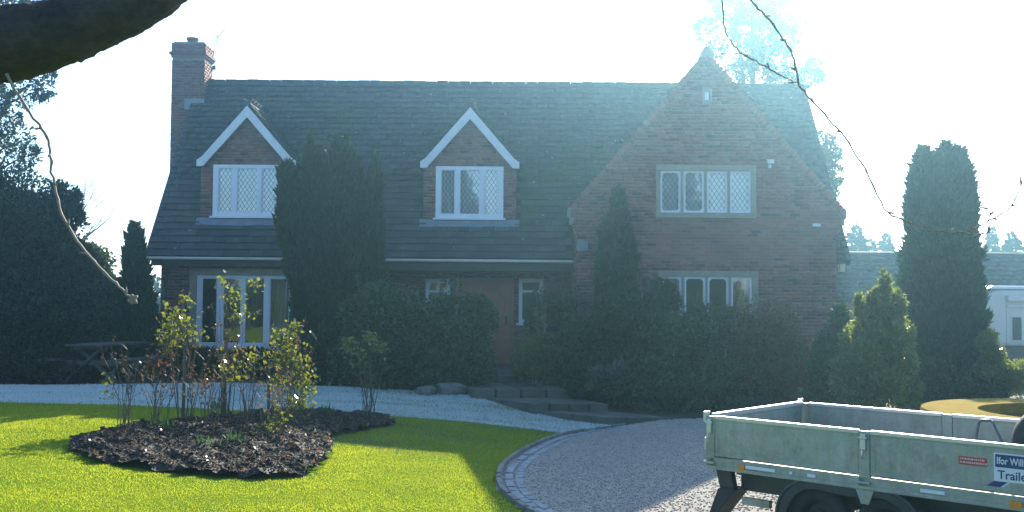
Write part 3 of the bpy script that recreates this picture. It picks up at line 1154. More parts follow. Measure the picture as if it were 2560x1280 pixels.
# porch back wall, returns, beam
dl, dr = pxw(1138, YP, 780), pxw(1284, YP, 780)
s1 = (pxw(1064, YP, 720), pxw(1126, YP, 720), 1.05, pzw(1100, 697, YP))
s2 = (pxw(1297, YP, 720), pxw(1358, YP, 720), pzw(1300, 808, YP), pzw(1300, 697, YP))
dtop = s1[3]
pw = MB().wall([(-3.2, -0.2), (dl, -0.2), (dl, dtop), (dr, dtop), (dr, -0.2), (GL, -0.2), (GL, 2.9), (-3.2, 2.9)],
               [[(s[0], s[2]), (s[1], s[2]), (s[1], s[3]), (s[0], s[3])] for s in (s1, s2)], (0, YP, 0), (1, 0, 0), (0, -1, 0), 0.25).build('porch_wall', MT['mortar'], house)
brickwork(pw, (0, YP, 0), (1, 0, 0), (0, -1, 0), -0.05, 2.85, lambda z: sub_iv(-3.2, GL, z, [(dl, dr, -1, dtop), s1, s2]))
for s in (s1, s2):
    tr = s[3] - 0.30
    w_ = window(house, s[0], s[1], s[2], s[3], YP, [(s[0] + 0.07, s[1] - 0.07)], fr=0.07, diamonds=False, net=False, rec=0.02,
                drape=[(s[0], s[1])] if s is s1 else None, label='narrow white sidelight beside the front door')
    MB().box(s[0] + 0.05, s[1] - 0.05, YP + 0.022, YP + 0.085, tr - 0.03, tr + 0.03).build('transom', MT['upvc'], w_)
MB().box(-3.2, -2.95, YW + 0.301, YP, -0.2, 2.7).build('porch_return', MT['brick'], house)
MB().box(-3.19, GL + 0.02, YE + 0.02, YE + 0.20, ZE - 0.34, ZE - 0.11).build('porch_beam', MT['darkwood'], house, bevel=0.01)
MB().box(-3.19, GL, YE + 0.06, YP, ZE - 0.10, ZE - 0.07).build('soffit', MT['darkwood'], house)
MB().box(-8.4, -3.2, YE + 0.02, YE + 0.05, ZE - 0.26, ZE - 0.06).build('fascia', MT['darkwood'], house)
MB().box(-3.0, GL, YW, YP + 0.1, 0.0, 0.195).build('porch_floor', MT['slab'], house)
# front door of boarded wood
door = MB()
door.box(dl, dl + 0.07, YP + 0.02, YP + 0.12, 0.2, dtop).box(dr - 0.07, dr, YP + 0.02, YP + 0.12, 0.2, dtop).box(dl + 0.07, dr - 0.07, YP + 0.02, YP + 0.12, dtop - 0.07, dtop)
door = door.build('door', MT['doorwood'], house)
door["label"] = 'reddish boarded wooden front door'
nb = 9
for k in range(nb):
    a = dl + 0.075 + (dr - dl - 0.15) * k / nb
    b = dl + 0.075 + (dr - dl - 0.15) * (k + 1) / nb - 0.006
    MB().box(a, b, YP + 0.05, YP + 0.09, 0.21, dtop - 0.075).build('plank', MT['doorwood'], door)
MB().box(dr - 0.20, dr - 0.16, YP + 0.01, YP + 0.05, 1.15, 1.35).build('handle', MT['iron'], door)

# end walls and back wall
for X0, nn, th in ((-8.25, -1, 0.3), (7.6, 1, 0.3)):
    b = MB().wall([(YW + 0.001, -0.3), (2 * YR - YW, -0.3), (2 * YR - YW, ZE - 0.1), (YR, ZR - 0.35), (YW + 0.001, ZE + 0.0)], [], (X0, 0, 0), (0, 1, 0), (nn, 0, 0), th)
    ew = b.build('end_wall', MT['mortar'], house)
    brickwork(ew, (X0, 0, 0), (0, 1, 0), (nn, 0, 0), -0.1, ZR - 0.5,
              lambda z: [(max(YW + 0.02, YR - (ZR - 0.4 - z) / SL), min(2 * YR - YW, YR + (ZR - 0.4 - z) / SL))])
MB().wall([(-8.25, -0.3), (7.6, -0.3), (7.6, ZE - 0.1), (-8.25, ZE - 0.1)], [], (0, 2 * YR - YW, 0), (1, 0, 0), (0, 1, 0), 0.3).build('back_wall', MT['brick'], house)
MB().box(-8.0, 7.4, YP + 0.2, 30.4, 2.78, 2.9).build('upper_floor', MT['room'], house)
MB().box(-8.0, 7.4, YP + 0.2, 30.4, 0.0, 0.15).build('ground_floor', MT['room'], house)
MB().box(-3.1, -2.95, YP + 0.26, 30.4, 0.15, 2.78).box(GL + 0.1, GL + 0.2, YP + 0.26, 30.4, 0.15, 2.78).build('partition', MT['room'], house)

# ---- gable
uw = [(pxw(a, YG, 480), pxw(b, YG, 480)) for a, b in ((1656, 1697), (1714, 1756), (1772, 1814), (1830, 1872))]
uz = (pzw(1765, 532, YG), pzw(1765, 427, YG))
lwn = [(pxw(a, YG, 740), pxw(b, YG, 740)) for a, b in ((1662, 1699), (1716, 1759), (1774, 1817), (1833, 1875))]
lz = (pzw(1765, 800, YG), pzw(1765, 692, YG))
uh = (pxw(1640, YG, 480), pxw(1890, YG, 480), uz[0] - 0.12, uz[1] + 0.13)
lhh = (pxw(1645, YG, 740), pxw(1895, YG, 740), lz[0] - 0.12, lz[1] + 0.13)
vent = (pxw(1756, YG, 240), pxw(1780, YG, 240), pzw(1767, 256, YG), pzw(1767, 222, YG))


def gable_half(z):
    return (GA - z) / GS


def rect(h):
    return [(h[0], h[2]), (h[1], h[2]), (h[1], h[3]), (h[0], h[3])]


gw = MB().wall([(GL, -0.4), (GRt, -0.4), (GRt, 3.1), (GRt + 0.16, 3.5), (GRt + 0.16, GK), (GC + gable_half(GK) - 0.0, GK), (GC, GA), (GC - gable_half(GK), GK), (GL - 0.16, GK), (GL - 0.16, 3.5), (GL, 3.1)],
               [rect(uh), rect(lhh), rect(vent)], (0, YG, 0), (1, 0, 0), (0, -1, 0), 0.30).build('gable_wall', MT['mortar'], house)


def giv(z):
    if z < 3.1:
        l, r = GL, GRt
    elif z < GK:
        t = min(1, (z - 3.1) / 0.4)
        l, r = GL - 0.16 * t, GRt + 0.16 * t
    else:
        h = gable_half(z) - 0.10
        l, r = GC - h, GC + h
    return sub_iv(l, r, z, [uh, lhh, vent])


cnt = [0]


def gkeep(u, z):
    if 2.55 < z < 4.75 and cnt[0] < 300 and u > 2.9:
        cnt[0] += 1
        return True
    return False


brickwork(gw, (0, YG, 0), (1, 0, 0), (0, -1, 0), -0.2, GA - 0.15, giv, gkeep)
# quiet side walls of the gable block
for X0, nn in ((GL, -1), (GRt, 1)):
    s = MB().wall([(YG + 0.30, -0.4), (26.0, -0.4), (26.0, 3.6), (YG + 0.30, 3.6)], [], (X0 + 0.0 * nn, 0, 0), (0, 1, 0), (nn, 0, 0), 0.25).build('side_wall', MT['mortar'], house)
    brickwork(s, (X0, 0, 0), (0, 1, 0), (nn, 0, 0), -0.2, 3.55, lambda z: [(YG + 0.03, 26.0 if nn > 0 else YP)])
# coping bricks on edge along the parapet, kneelers
cp = MB()
ncp = 44
slope_len = math.hypot(gable_half(GK), GA - GK)
for s in (-1, 1):
    for k in range(ncp):
        t0, t1 = k / ncp, (k + 1) / ncp - 0.003
        a = Vector((GC + s * gable_half(GK) * (1 - t0), 0, GK + (GA - GK) * t0))
        b = Vector((GC + s * gable_half(GK) * (1 - t1), 0, GK + (GA - GK) * t1))
        d = (b - a).normalized()
        n_ = Vector((s * abs(d.z), 0, abs(d.x)))
        r_ = random.uniform(-0.008, 0.010)
        lo = -0.10
        pr = [a + n_ * lo, b + n_ * lo, b + n_ * (0.035 + r_), a + n_ * (0.035 + r_)]
        y0 = YG - 0.028
        cp.hexa([Vector((p.x, y0, p.z)) for p in pr] + [Vector((p.x, YG + 0.36, p.z)) for p in pr])
cpo = cp.build('coping', MT['brick'], house)
tag(cpo, kind='stuff')
for s, Xk in ((-1, GL - 0.16), (1, GRt + 0.16)):
    kn = MB()
    kn.box(min(Xk, Xk + s * 0.06), max(Xk, Xk + s * 0.06), YG - 0.03, YG + 0.34, GK - 0.16, GK + 0.05)
    kn.box(min(Xk - s * 0.06, Xk + s * 0.02), max(Xk - s * 0.06, Xk + s * 0.02), YG - 0.031, YG + 0.33, GK - 0.30, GK - 0.161)
    kn.build('kneeler', MT['stone'], house)
# apex stone
MB().prism([(GC - 0.16, YG - 0.04, GA - 0.12), (GC + 0.16, YG - 0.04, GA - 0.12), (GC + 0.05, YG - 0.04, GA + 0.12), (GC - 0.05, YG - 0.04, GA + 0.12)], (0, 0.42, 0)).build('apex_stone', MT['stone'], house)


def stone_mullioned(h, lights, z0, z1):
    m = MB()
    m.box(h[0], h[1], YG - 0.03, YG + 0.2, z1, h[3]).box(h[0], h[1], YG - 0.05, YG + 0.2, h[2], z0)
    e = 0.045
    xs = [h[0]] + [q for (a, b) in lights for q in (a - e, b + e)] + [h[1]]
    for k in range(0, len(xs), 2):
        m.box(xs[k], xs[k + 1], YG - 0.028, YG + 0.19, z0, z1)
    m.build('stone_surround', MT['stone'], house, bevel=0.008)


stone_mullioned(uh, uw, uz[0], uz[1])
stone_mullioned(lhh, lwn, lz[0], lz[1])
window(house, uh[0], uh[1], uz[0], uz[1], YG, uw, single_frames=True, chamfer=0.05, sill=False, net=True, rec=0.02, label='four-light leaded window high in the front gable')
window(house, lhh[0], lhh[1], lz[0], lz[1], YG, lwn, single_frames=True, chamfer=0.05, sill=False, net=False, diamonds=False, rec=0.02,
       drape=[(lhh[0] + 0.05, lwn[0][1] + 0.05), (lwn[3][0] + 0.15, lhh[1])], label='four-light window low in the front gable above the shrubs')
vw = MB()
vw.box(vent[0], vent[0] + 0.05, YG - 0.01, YG + 0.1, vent[2], vent[3]).box(vent[1] - 0.05, vent[1], YG - 0.01, YG + 0.1, vent[2], vent[3])
vw.box(vent[0], vent[1], YG - 0.012, YG + 0.1, vent[2], vent[2] + 0.05).box(vent[0], vent[1], YG - 0.012, YG + 0.1, vent[3] - 0.05, vent[3])
vwo = vw.build('window', MT['stone'], house)
vwo["label"] = 'tiny slit window near the top of the gable'
MB().box(vent[0] + 0.05, vent[1] - 0.05, YG + 0.03, YG + 0.04, vent[2] + 0.05, vent[3] - 0.05).build('pane', MT['glass'], vwo)
MB().box(vent[0] + 0.05, vent[1] - 0.05, YG + 0.07, YG + 0.09, vent[2] + 0.05, vent[3] - 0.05).build('blind', MT['net'], vwo)
# room behind the gable windows
MB().box(GL + 0.3, GRt - 0.3, 25.6, 25.7, 0.0, 2.9).box(GC - 1.4, GC + 1.4, 25.61, 25.7, 3.05, 4.95).box(GL + 0.26, GRt - 0.26, YG + 0.32, 25.6, 2.9, 3.05).build('gable_room', MT['room'], house)

# ---- main roof
xo = (XL, XRR)
roof = MB().prism([(XL, YE, ZE - 0.02), (XL, YR, ZR - 0.02), (XL, 2 * YR - YE, ZE - 0.02), (XL, 2 * YR - YE, ZE - 0.14), (XL, YR, ZR - 0.2), (XL, YE, ZE - 0.14)],
                  (XRR - XL, 0, 0)).build('roof', MT['underlay'], house)
roof["label"] = 'steep dark tiled main roof with mossy patches'
Uv = np.array([1.0, 0, 0])
Sv = np.array([0, YR - YE, ZR - ZE])
SLEN = np.linalg.norm(Sv)
Sv = Sv / SLEN
Nv = np.array([0, -Sv[2], Sv[1]])


def tiles(parent, O, U, S, NNv, width, length, skip, keep_rows=0, tw=0.30, g=0.205, keepf=None):
    O, U, S, NNv = (np.array(q, float) for q in (O, U, S, NNv))
    nr = int(length / g) + 1
    oo, singles, ww = [], [], []
    for r in range(nr):
        off = -tw / 2 if r % 2 else 0.0
        nt_ = int(width / tw) + 2
        for k in range(nt_):
            u = off + k * tw
            lo, hi = max(u, 0.0), min(u + tw, width)
            if hi - lo < 0.06:
                continue
            p = O + U * (u + RNG.normal(scale=0.003)) + S * (r * g + RNG.normal(scale=0.004)) + NNv * (0.046 + RNG.normal(scale=0.004))
            c = p + U * tw / 2 + S * g / 2
            if skip(c):
                continue
            if keepf is not None and keepf(r, c) and len(singles) < 300 and hi - lo > tw - 0.001:
                singles.append(p)
            else:
                oo.append(p + U * (lo - u))
                ww.append(hi - lo - 0.006)
    A = U * (tw - 0.006)
    B = S * (g * 1.18) - NNv * 0.044
    C = NNv * 0.028
    n = len(oo)
    if n:
        v, f = boxes(np.array(oo), U[None] * np.array(ww)[:, None], np.tile(B, (n, 1)), np.tile(C, (n, 1)))
        tag(np_mesh('tiling', v, f, MT['tile'], parent), kind='stuff')
    if singles:
        b = MB()
        z3 = np.zeros(3)
        b.hexa([z3, A, A + B, B, C, A + C, A + B + C, B + C])
        t = b.build('tile', MT['tile'])
        me = t.data
        bpy.data.objects.remove(t)
        for p in singles:
            o = _link('tile', me, parent)
            o.location = Vector(p) - ORG[parent]


def roof_skip(c):
    for (xc, yd) in DORM:
        if abs(c[0] - xc) < DH - 0.06 and c[1] > yd - 0.02 and c[2] < DA - 1.2 * abs(c[0] - xc) - 0.05:
            return True
    if GL - 0.05 < c[0] < GRt + 0.05 and c[2] < 6.9 - GS * abs(c[0] - GC) and c[1] > YG:
        return True
    return False


tiles(roof, (XL, YE - 0.05, ZE - 0.066), Uv, Sv, Nv, XRR - XL, SLEN + 0.0, roof_skip, keepf=lambda r, c: -8.6 < c[0] < 1.5 and r < 12)
Sb = np.array([0, -Sv[1], Sv[2]])
tiles(roof, (XL, 2 * YR - YE + 0.05, ZE - 0.066), Uv, Sb, np.array([0, Sv[2], Sv[1]]), XRR - XL, SLEN, lambda c: False)
b = MB()
b.lathe([(0.13, 0), (0.13, 0.43), (0.105, 0.43), (0.105, 0)], 8, (0, 0, 0), closed=True, axis='Y', a0=0.15, a1=math.pi - 0.15)
t = b.build('ridge_tile', MT['tile'])
rt = t.data
rt.transform(Matrix.Rotation(-math.pi / 2, 4, 'Z'))
bpy.data.objects.remove(t)
x = XL
while x < XRR - 0.3:
    o = _link('ridge_tile', rt, roof)
    o.location = Vector((x, YR, ZR - 0.055 + random.uniform(-0.006, 0.008))) - ORG[roof]
    x += 0.445
for Xv in (XL, XRR):
    v_ = MB()
    for s in (1, -1):
        v_.bar((Xv, YR - s * (YR - YE), ZE - 0.05), (Xv, YR, ZR - 0.05), 0.05, 0.16, up=(0, 0, 1))
    v_.build('verge_board', MT['darkwood'], roof)
# gable roof
gr = MB().prism([(GC - 2.95, YG + 0.31, 6.95 - GS * 2.95), (GC, YG + 0.31, 6.95), (GC + 2.95, YG + 0.31, 6.95 - GS * 2.95), (GC + 2.95, YG + 0.31, 6.8 - GS * 2.95), (GC, YG + 0.31, 6.76), (GC - 2.95, YG + 0.31, 6.8 - GS * 2.95)],
                (0, 26.95 - YG - 0.31, 0)).build('gable_roof', MT['underlay'], house)
for s in (-1, 1):
    S_ = np.array([-s * 1.0, 0, GS])
    S_ /= np.linalg.norm(S_)
    N_ = np.array([s * S_[2], 0, abs(S_[0])])
    tiles(gr, (GC + s * 2.95, YG + 0.37 if s < 0 else YG + 0.37, 6.95 - GS * 2.95), (0, 1, 0), S_, N_, 4.5, 4.5, lambda c: c[2] < mainz(c[1]) - 0.05)
MB().box(GL - 0.03, GL + 0.22, YG - 0.05, YG - 0.03, 2.83, 3.06).build('lead_flashing', MT['lead'], house)

# ---- gutter and pipes
gt = MB()
gt.tube([(XL - 0.02, YE - 0.07, ZE - 0.085), (GL - 0.02, YE - 0.07, ZE - 0.10)], 0.036, 10)
gt.build('gutter', MT['cream'], house)
MB().tube([(-8.12, YE - 0.07, ZE - 0.1), (-8.12, YW - 0.06, ZE - 0.45), (-8.12, YW - 0.06, 0.0)], 0.034, 8).build('downpipe', MT['iron'], house)

# ---- dormers
for xc, yd in DORM:
    wl, wr = xc - 0.815, xc + 0.805
    wz0, wz1 = pzw(1176, 545, yd), pzw(1176, 416, yd)
    hb = DH - 0.05
    hole = (wl, wr, wz0, wz1)
    d = MB().wall([(xc - hb, DB), (xc + hb, DB), (xc + hb, DF + 0.03), (xc, DA - 0.08), (xc - hb, DF + 0.03)], [rect(hole)], (0, yd, 0), (1, 0, 0), (0, -1, 0), 0.15)
    d.box(xc - hb, xc - hb + 0.1, yd + 0.151, 25.6, DB - 0.3, DF).box(xc + hb - 0.1, xc + hb, yd + 0.151, 25.6, DB - 0.3, DF)
    d = d.build('dormer', MT['mortar'], house)
    d["label"] = 'left dormer with white bargeboards half behind a conifer' if xc < -3 else 'middle dormer with white bargeboards'

    def div(z, xc=xc, hb=hb, hole=hole):
        h = hb if z < DF else max(0.0, (DA - 0.14 - z) / 1.2)
        return sub_iv(xc - h, xc + h, z, [hole])
    brickwork(d, (0, yd, 0), (1, 0, 0), (0, -1, 0), DB + 0.02, DA - 0.2, div)
    # cheeks hung with tiles
    for s in (-1, 1):
        MB().box(xc + s * (hb + 0.004) - 0.012, xc + s * (hb + 0.004) + 0.012, yd + 0.02, 25.9, DB, DF).build('cheek', MT['tile'], d)
    # lead apron
    MB().hexa([(xc - hb - 0.08, yd - 0.17, DB - 0.20), (xc + hb + 0.08, yd - 0.17, DB - 0.20), (xc + hb + 0.08, yd - 0.012, DB - 0.01), (xc - hb - 0.08, yd - 0.012, DB - 0.01),
               (xc - hb - 0.08, yd - 0.18, DB - 0.18), (xc + hb + 0.08, yd - 0.18, DB - 0.18), (xc + hb + 0.08, yd - 0.022, DB + 0.16), (xc - hb - 0.08, yd - 0.022, DB + 0.16)]).build('lead_apron', MT['lead'], d)
    # bargeboards with flat feet
    for s in (-1, 1):
        bw = 0.17
        pts = [(0, DA), (s * (DH - 0.10), DF + 0.17), (s * (DH + 0.02), DF + 0.09), (s * (DH + 0.02), DF - 0.06), (s * (DH - 0.13), DF - 0.06), (0, DA - 0.28)]
        MB().prism([(xc + p[0], yd - 0.15, p[1]) for p in pts], (0, 0.035, 0)).build('bargeboard', MT['barge'], d)
        # roof slope
        S_ = np.array([-s * 1.0, 0, 1.2])
        S_ /= np.linalg.norm(S_)
        N_ = np.array([s * S_[2], 0, abs(S_[0])])
        lenx = DH + 0.05
        O_ = Vector((xc + s * lenx, yd - 0.12, DA - 1.2 * lenx + 0.02))
        T_ = Vector((xc, yd - 0.12, DA + 0.02))
        n3 = Vector(N_)
        slab = MB().hexa([O_, T_, T_ + Vector((0, 2.2, 0)), O_ + Vector((0, 2.2, 0)), O_ - n3 * 0.05, T_ - n3 * 0.05, T_ - n3 * 0.05 + Vector((0, 2.2, 0)), O_ - n3 * 0.05 + Vector((0, 2.2, 0))])
        so = slab.build('dormer_roof', MT['underlay'], d)
        tiles(d, O_, (0, 1, 0), S_, N_, 2.4, (T_ - O_).length, lambda c: c[2] < mainz(c[1]) - 0.04, tw=0.29)
    MB().tube([(xc, yd - 0.12, DA + 0.05), (xc, 26.6, DA + 0.05)], 0.075, 8).build('dormer_ridge', MT['tile'], d)
    e = 0.065
    lx = lambda f: wl + (wr - wl) * f
    window(house, wl, wr, wz0, wz1, yd, [(lx(0.075), lx(0.285)), (lx(0.355), lx(0.65)), (lx(0.715), lx(0.925))], fr=0.085, net=True, rec=-0.01,
           drape=None, label='three-light leaded dormer window, left' if xc < -3 else 'three-light leaded dormer window, middle')
    MB().box(xc - hb + 0.12, xc + hb - 0.12, 25.5, 25.6, DB, DF).build('dormer_room', MT['room'], d)

# ---- chimney
YC = 26.9
cx0, cx1 = pxw(430, YC, 200), pxw(509, YC, 200)
ctop, cb0, cb1 = pzw(470, 107, YC), pzw(470, 143, YC), pzw(470, 130, YC)
CD = 0.78
ch = MB()
ch.box(cx0, cx1, YC, YC + CD, -0.2, cb0 + 0.1).box(cx0 - 0.02, cx1 + 0.02, YC - 0.02, YC + CD + 0.02, cb1, ctop)
ch.box(cx0 + 0.02, cx1 - 0.02, YC + 0.02, YC + CD - 0.02, ctop, ctop + 0.03)
cho = ch.build('chimney', MT['mortar'], house)
MB().box(cx0 - 0.03, cx1 + 0.03, YC - 0.03, YC + CD + 0.03, cb0, cb0 + 0.068).build('corbel', MT['brick'], cho)
MB().box(cx0 - 0.07, cx1 + 0.07, YC - 0.07, YC + CD + 0.07, cb0 + 0.07, cb1).build('corbel', MT['brick'], cho)
cho["label"] = 'tall brick chimney stack at the left end'
for (O_, U_, N_, L_) in (((0, YC, 0), (1, 0, 0), (0, -1, 0), (cx0, cx1)), ((cx1, 0, 0), (0, 1, 0), (1, 0, 0), (YC, YC + CD)), ((cx0, 0, 0), (0, 1, 0), (-1, 0, 0), (YC, YC + CD))):
    brickwork(cho, O_, U_, N_, 1.0, cb0 - 0.02, lambda z: [L_])
e2 = 0.02
for (O_, U_, N_, L_) in (((0, YC - e2, 0), (1, 0, 0), (0, -1, 0), (cx0 - e2, cx1 + e2)), ((cx1 + e2, 0, 0), (0, 1, 0), (1, 0, 0), (YC - e2, YC + CD + e2))):
    brickwork(cho, O_, U_, N_, cb1 + 0.01, ctop, lambda z: [L_])
pc = ((pxw(482, YC + 0.4, 100)), YC + CD / 2)
MB().lathe([(0.0, 0.0), (0.15, 0.0), (0.13, 0.14), (0.16, 0.15), (0.16, 0.20), (0.11, 0.20), (0.11, 0.05), (0, 0.05)], 16, (pc[0], pc[1], ctop + 0.02)).build('chimney_pot', MT['pot'], cho, smooth=False)
MB().box(cx0 + 0.35, cx1 + 0.03, YC - 0.03, YC - 0.004, mainz(YC) - 0.12, mainz(YC) + 0.17).build('lead_flashing', MT['lead'], cho)

# ---- small fittings on the gable
p = P(1923, 405, YG)
f = MB().box(p.x - 0.07, p.x + 0.07, YG - 0.16, YG - 0.05, p.z - 0.04, p.z + 0.04, rot=Matrix.Rotation(0.3, 3, 'X')).box(p.x - 0.03, p.x + 0.03, YG - 0.07, YG - 0.005, p.z - 0.14, p.z - 0.07)
fo = f.build('security_light', MT['upvc'], house, bevel=0.006)
p = P(2040, 563, YG)
MB().box(p.x - 0.09, p.x + 0.09, YG - 0.06, YG - 0.011, p.z - 0.035, p.z + 0.035).build('bulkhead_light', MT['upvc'], house, bevel=0.01)
p = P(2104, 668, YG + 0.25)
ln = MB()
lx_, ly_, lz_ = p.x, YG + 0.25, p.z
ln.bar((GRt, ly_, lz_ + 0.22), (lx_, ly_, lz_ + 0.20), 0.02, 0.025).bar((lx_, ly_, lz_ + 0.20), (lx_, ly_, lz_ + 0.11), 0.02, 0.02)
ln.box(GRt + 0.012, GRt + 0.03, ly_ - 0.05, ly_ + 0.05, lz_ + 0.14, lz_ + 0.30)
ln.add([(lx_ - 0.10, ly_ - 0.10, lz_ + 0.07), (lx_ + 0.10, ly_ - 0.10, lz_ + 0.07), (lx_ + 0.10, ly_ + 0.10, lz_ + 0.07), (lx_ - 0.10, ly_ + 0.10, lz_ + 0.07), (lx_, ly_, lz_ + 0.15)],
       [(0, 1, 4), (1, 2, 4), (2, 3, 4), (3, 0, 4), (0, 3, 2, 1)])
ln.box(lx_ - 0.05, lx_ + 0.05, ly_ - 0.05, ly_ + 0.05, lz_ - 0.13, lz_ - 0.11)
for sx in (-1, 1):
    for sy in (-1, 1):
        ln.bar((lx_ + sx * 0.078, ly_ + sy * 0.078, lz_ + 0.07), (lx_ + sx * 0.052, ly_ + sy * 0.052, lz_ - 0.115), 0.010, 0.010)
lo = ln.build('wall_lantern', MT['iron'], house)
lo["label"] = 'black wall lantern with frosted panes on the right corner'
a, b_ = 0.074, 0.049
MB().hexa([(lx_ - b_, ly_ - b_, lz_ - 0.11), (lx_ + b_, ly_ - b_, lz_ - 0.11), (lx_ + b_, ly_ + b_, lz_ - 0.11), (lx_ - b_, ly_ + b_, lz_ - 0.11),
           (lx_ - a, ly_ - a, lz_ + 0.068), (lx_ + a, ly_ - a, lz_ + 0.068), (lx_ + a, ly_ + a, lz_ + 0.068), (lx_ - a, ly_ + a, lz_ + 0.068)]).build('lantern_glass', MT['lampglass'], lo)

# ---- television aerial on the chimney
ap = P(537, 165, YC + CD)
an = thing('aerial', 'thin television aerial on a mast behind the chimney', 'aerial', (ap.x, YC + CD + 0.1, ap.z - 0.1))
yb = YC + CD + 0.06
m0, m1 = P(535, 170, yb), P(543, 88, yb)
MB().tube([m0, m1], 0.012, 6).build('mast', MT['alu'], an)
MB().tube([(cx1 - 0.02, yb - 0.02, m0.z + 0.02), m0 + Vector((0, 0, 0.02))], 0.03, 6).box(m0.x - 0.05, m0.x + 0.05, yb - 0.05, yb + 0.05, m0.z - 0.04, m0.z + 0.05).build('bracket', MT['iron'], an)
q0, q1 = P(541, 98, yb), P(562, 72, yb + 0.35)
MB().tube([q0, q1], 0.012, 6).build('boom', MT['alu'], an)
for k in range(7):
    c = q0.lerp(q1, (k + 0.3) / 7)
    L = 0.13 - 0.008 * k
    MB().tube([c + Vector((0, -L * 0.6, L * 0.75)), c - Vector((0, -L * 0.6, L * 0.75))], 0.006, 5).build('element', MT['alu'], an)

# ================================================================== GARAGE
g0 = P(2098, 640, 36)
gar = thing('garage', 'long low outbuilding with dark tiled roof behind the white motorhome', 'outbuilding', (15, 33, -0.2))
gx0, gx1, gy0, gy1 = 8.6, 25.0, 31.8, 35.4
gzr, gze = pzw(2160, 637, 33.6), 1.9
wm = MB().wall([(gx0 + 0.3, -0.4), (gx1 - 0.3, -0.4), (gx1 - 0.3, gze), (gx0 + 0.3, gze)], [[(17.5, 0.0), (20.5, 0.0), (20.5, 1.9), (17.5, 1.9)]], (0, gy0 + 0.3, 0), (1, 0, 0), (0, -1, 0), 0.25)
gwall = wm.build('wall', MT['mortar'], gar)
brickwork(gwall, (0, gy0 + 0.3, 0), (1, 0, 0), (0, -1, 0), -0.3, gze, lambda z: sub_iv(gx0 + 0.3, gx1 - 0.3, z, [(17.5, 20.5, -1, 1.9)]))
for X0 in (gx0 + 0.3, gx1 - 0.3):
    MB().wall([(gy0 + 0.55, -0.4), (gy1 - 0.3, -0.4), (gy1 - 0.3, gze), ((gy0 + gy1) / 2, gzr - 0.15), (gy0 + 0.55, gze)], [], (X0, 0, 0), (0, 1, 0), (1 if X0 > 15 else -1, 0, 0), 0.25).build('wall', MT['brick'], gar)
MB().box(gx0 + 0.3, gx1 - 0.3, gy1 - 0.3, gy1 - 0.1, -0.4, gze).build('wall', MT['brick'], gar)
ym = (gy0 + gy1) / 2
grf = MB().prism([(gx0, gy0, gze), (gx0, ym, gzr - 0.04), (gx0, gy1, gze), (gx0, gy1, gze - 0.1), (gx0, ym, gzr - 0.2), (gx0, gy0, gze - 0.1)], (gx1 - gx0, 0, 0)).build('roof', MT['underlay'], gar)
S_ = np.array([0, ym - gy0, gzr - gze])
L_ = np.linalg.norm(S_)
S_ /= L_
tiles(grf, (gx0, gy0 - 0.04, gze - 0.02), (1, 0, 0), S_, np.array([0, -S_[2], S_[1]]), gx1 - gx0, L_, lambda c: False, g=0.24, tw=0.33)
MB().tube([(gx0, ym, gzr), (gx1, ym, gzr)], 0.11, 8).build('ridge', MT['tile'], grf)
dm = MB().box(17.52, 20.48, gy0 + 0.41, gy0 + 0.45, 0.0, 1.89).build('garage_door', MT['darkwood'], gar)
for k in range(12):
    MB().box(17.55 + k * 0.24, 17.55 + k * 0.24 + 0.23, gy0 + 0.36, gy0 + 0.40, 0.0, 1.88).build('board', MT['darkwood'], dm)
MB().tube([(gx0, gy0 - 0.06, gze - 0.08), (gx1, gy0 - 0.06, gze - 0.08)], 0.05, 8).build('gutter', MT['iron'], gar)

# ================================================================== TRAILER
TA = math.radians(-43.5)
GZT = -0.25
tr0 = P(1771, 1037, 9.0)
RAILZ = tr0.z - GZT                     # rail height above the drive
SIDE_H = 0.355
trailer = thing('trailer', 'galvanised flatbed trailer with drop sides parked on the gravel drive', 'trailer', (tr0.x, 9.0, GZT), TA)
TL, TW = 2.80, 1.72
DK = RAILZ - SIDE_H


def tb(name, m, mb, bevel=0.0, smooth=False, parent=None):
    return mb.build(name, MT[m], parent or trailer, bevel=bevel, smooth=smooth)


tb('deck', 'darkwood', MB().box(0.03, TL - 0.03, 0.03, TW - 0.03, DK - 0.03, DK + 0.005))
# bed frame: side rails with a lip
for v0 in (0, 1):
    yv = -0.02 if v0 == 0 else TW - 0.03
    tb('bed_rail', 'galv', MB().box(0.0, TL, yv, yv + 0.05, DK - 0.10, DK - 0.005).box(0.0, TL, yv - (0.012 if v0 == 0 else -0.05), yv + (0.0 if v0 == 0 else 0.062), DK - 0.105, DK - 0.075), bevel=0.006)


def panel(u0, u1, v, out, name='side_panel'):
    """drop side along the length; out = -1 near side, +1 far side"""
    m = MB()
    t = 0.022
    m.box(u0, u1, v - t / 2, v + t / 2, DK + 0.01, RAILZ - 0.02)
    o = tb(name, 'galv', m)
    w = 0.030
    tb('top_rail', 'galv_bright', MB().box(u0 - 0.004, u1 + 0.004, v - w / 2 - 0.006, v + w / 2 + 0.006, RAILZ - 0.034, RAILZ), bevel=0.006, parent=o)
    tb('bottom_rail', 'galv', MB().box(u0 - 0.003, u1 + 0.003, v - w / 2, v + w / 2, DK + 0.006, DK + 0.038), bevel=0.005, parent=o)
    for u in (u0, u1 - 0.04):
        tb('upright', 'galv', MB().box(u, u + 0.04, v - w / 2 + 0.001, v + w / 2 - 0.001, DK + 0.036, RAILZ - 0.036), bevel=0.004, parent=o)
    return o


US = [(0.074, 1.372), (1.468, 2.706)]
for (a, b) in US:
    panel(a, b, 0.0, -1)
    panel(a, b, TW - 0.02, 1)
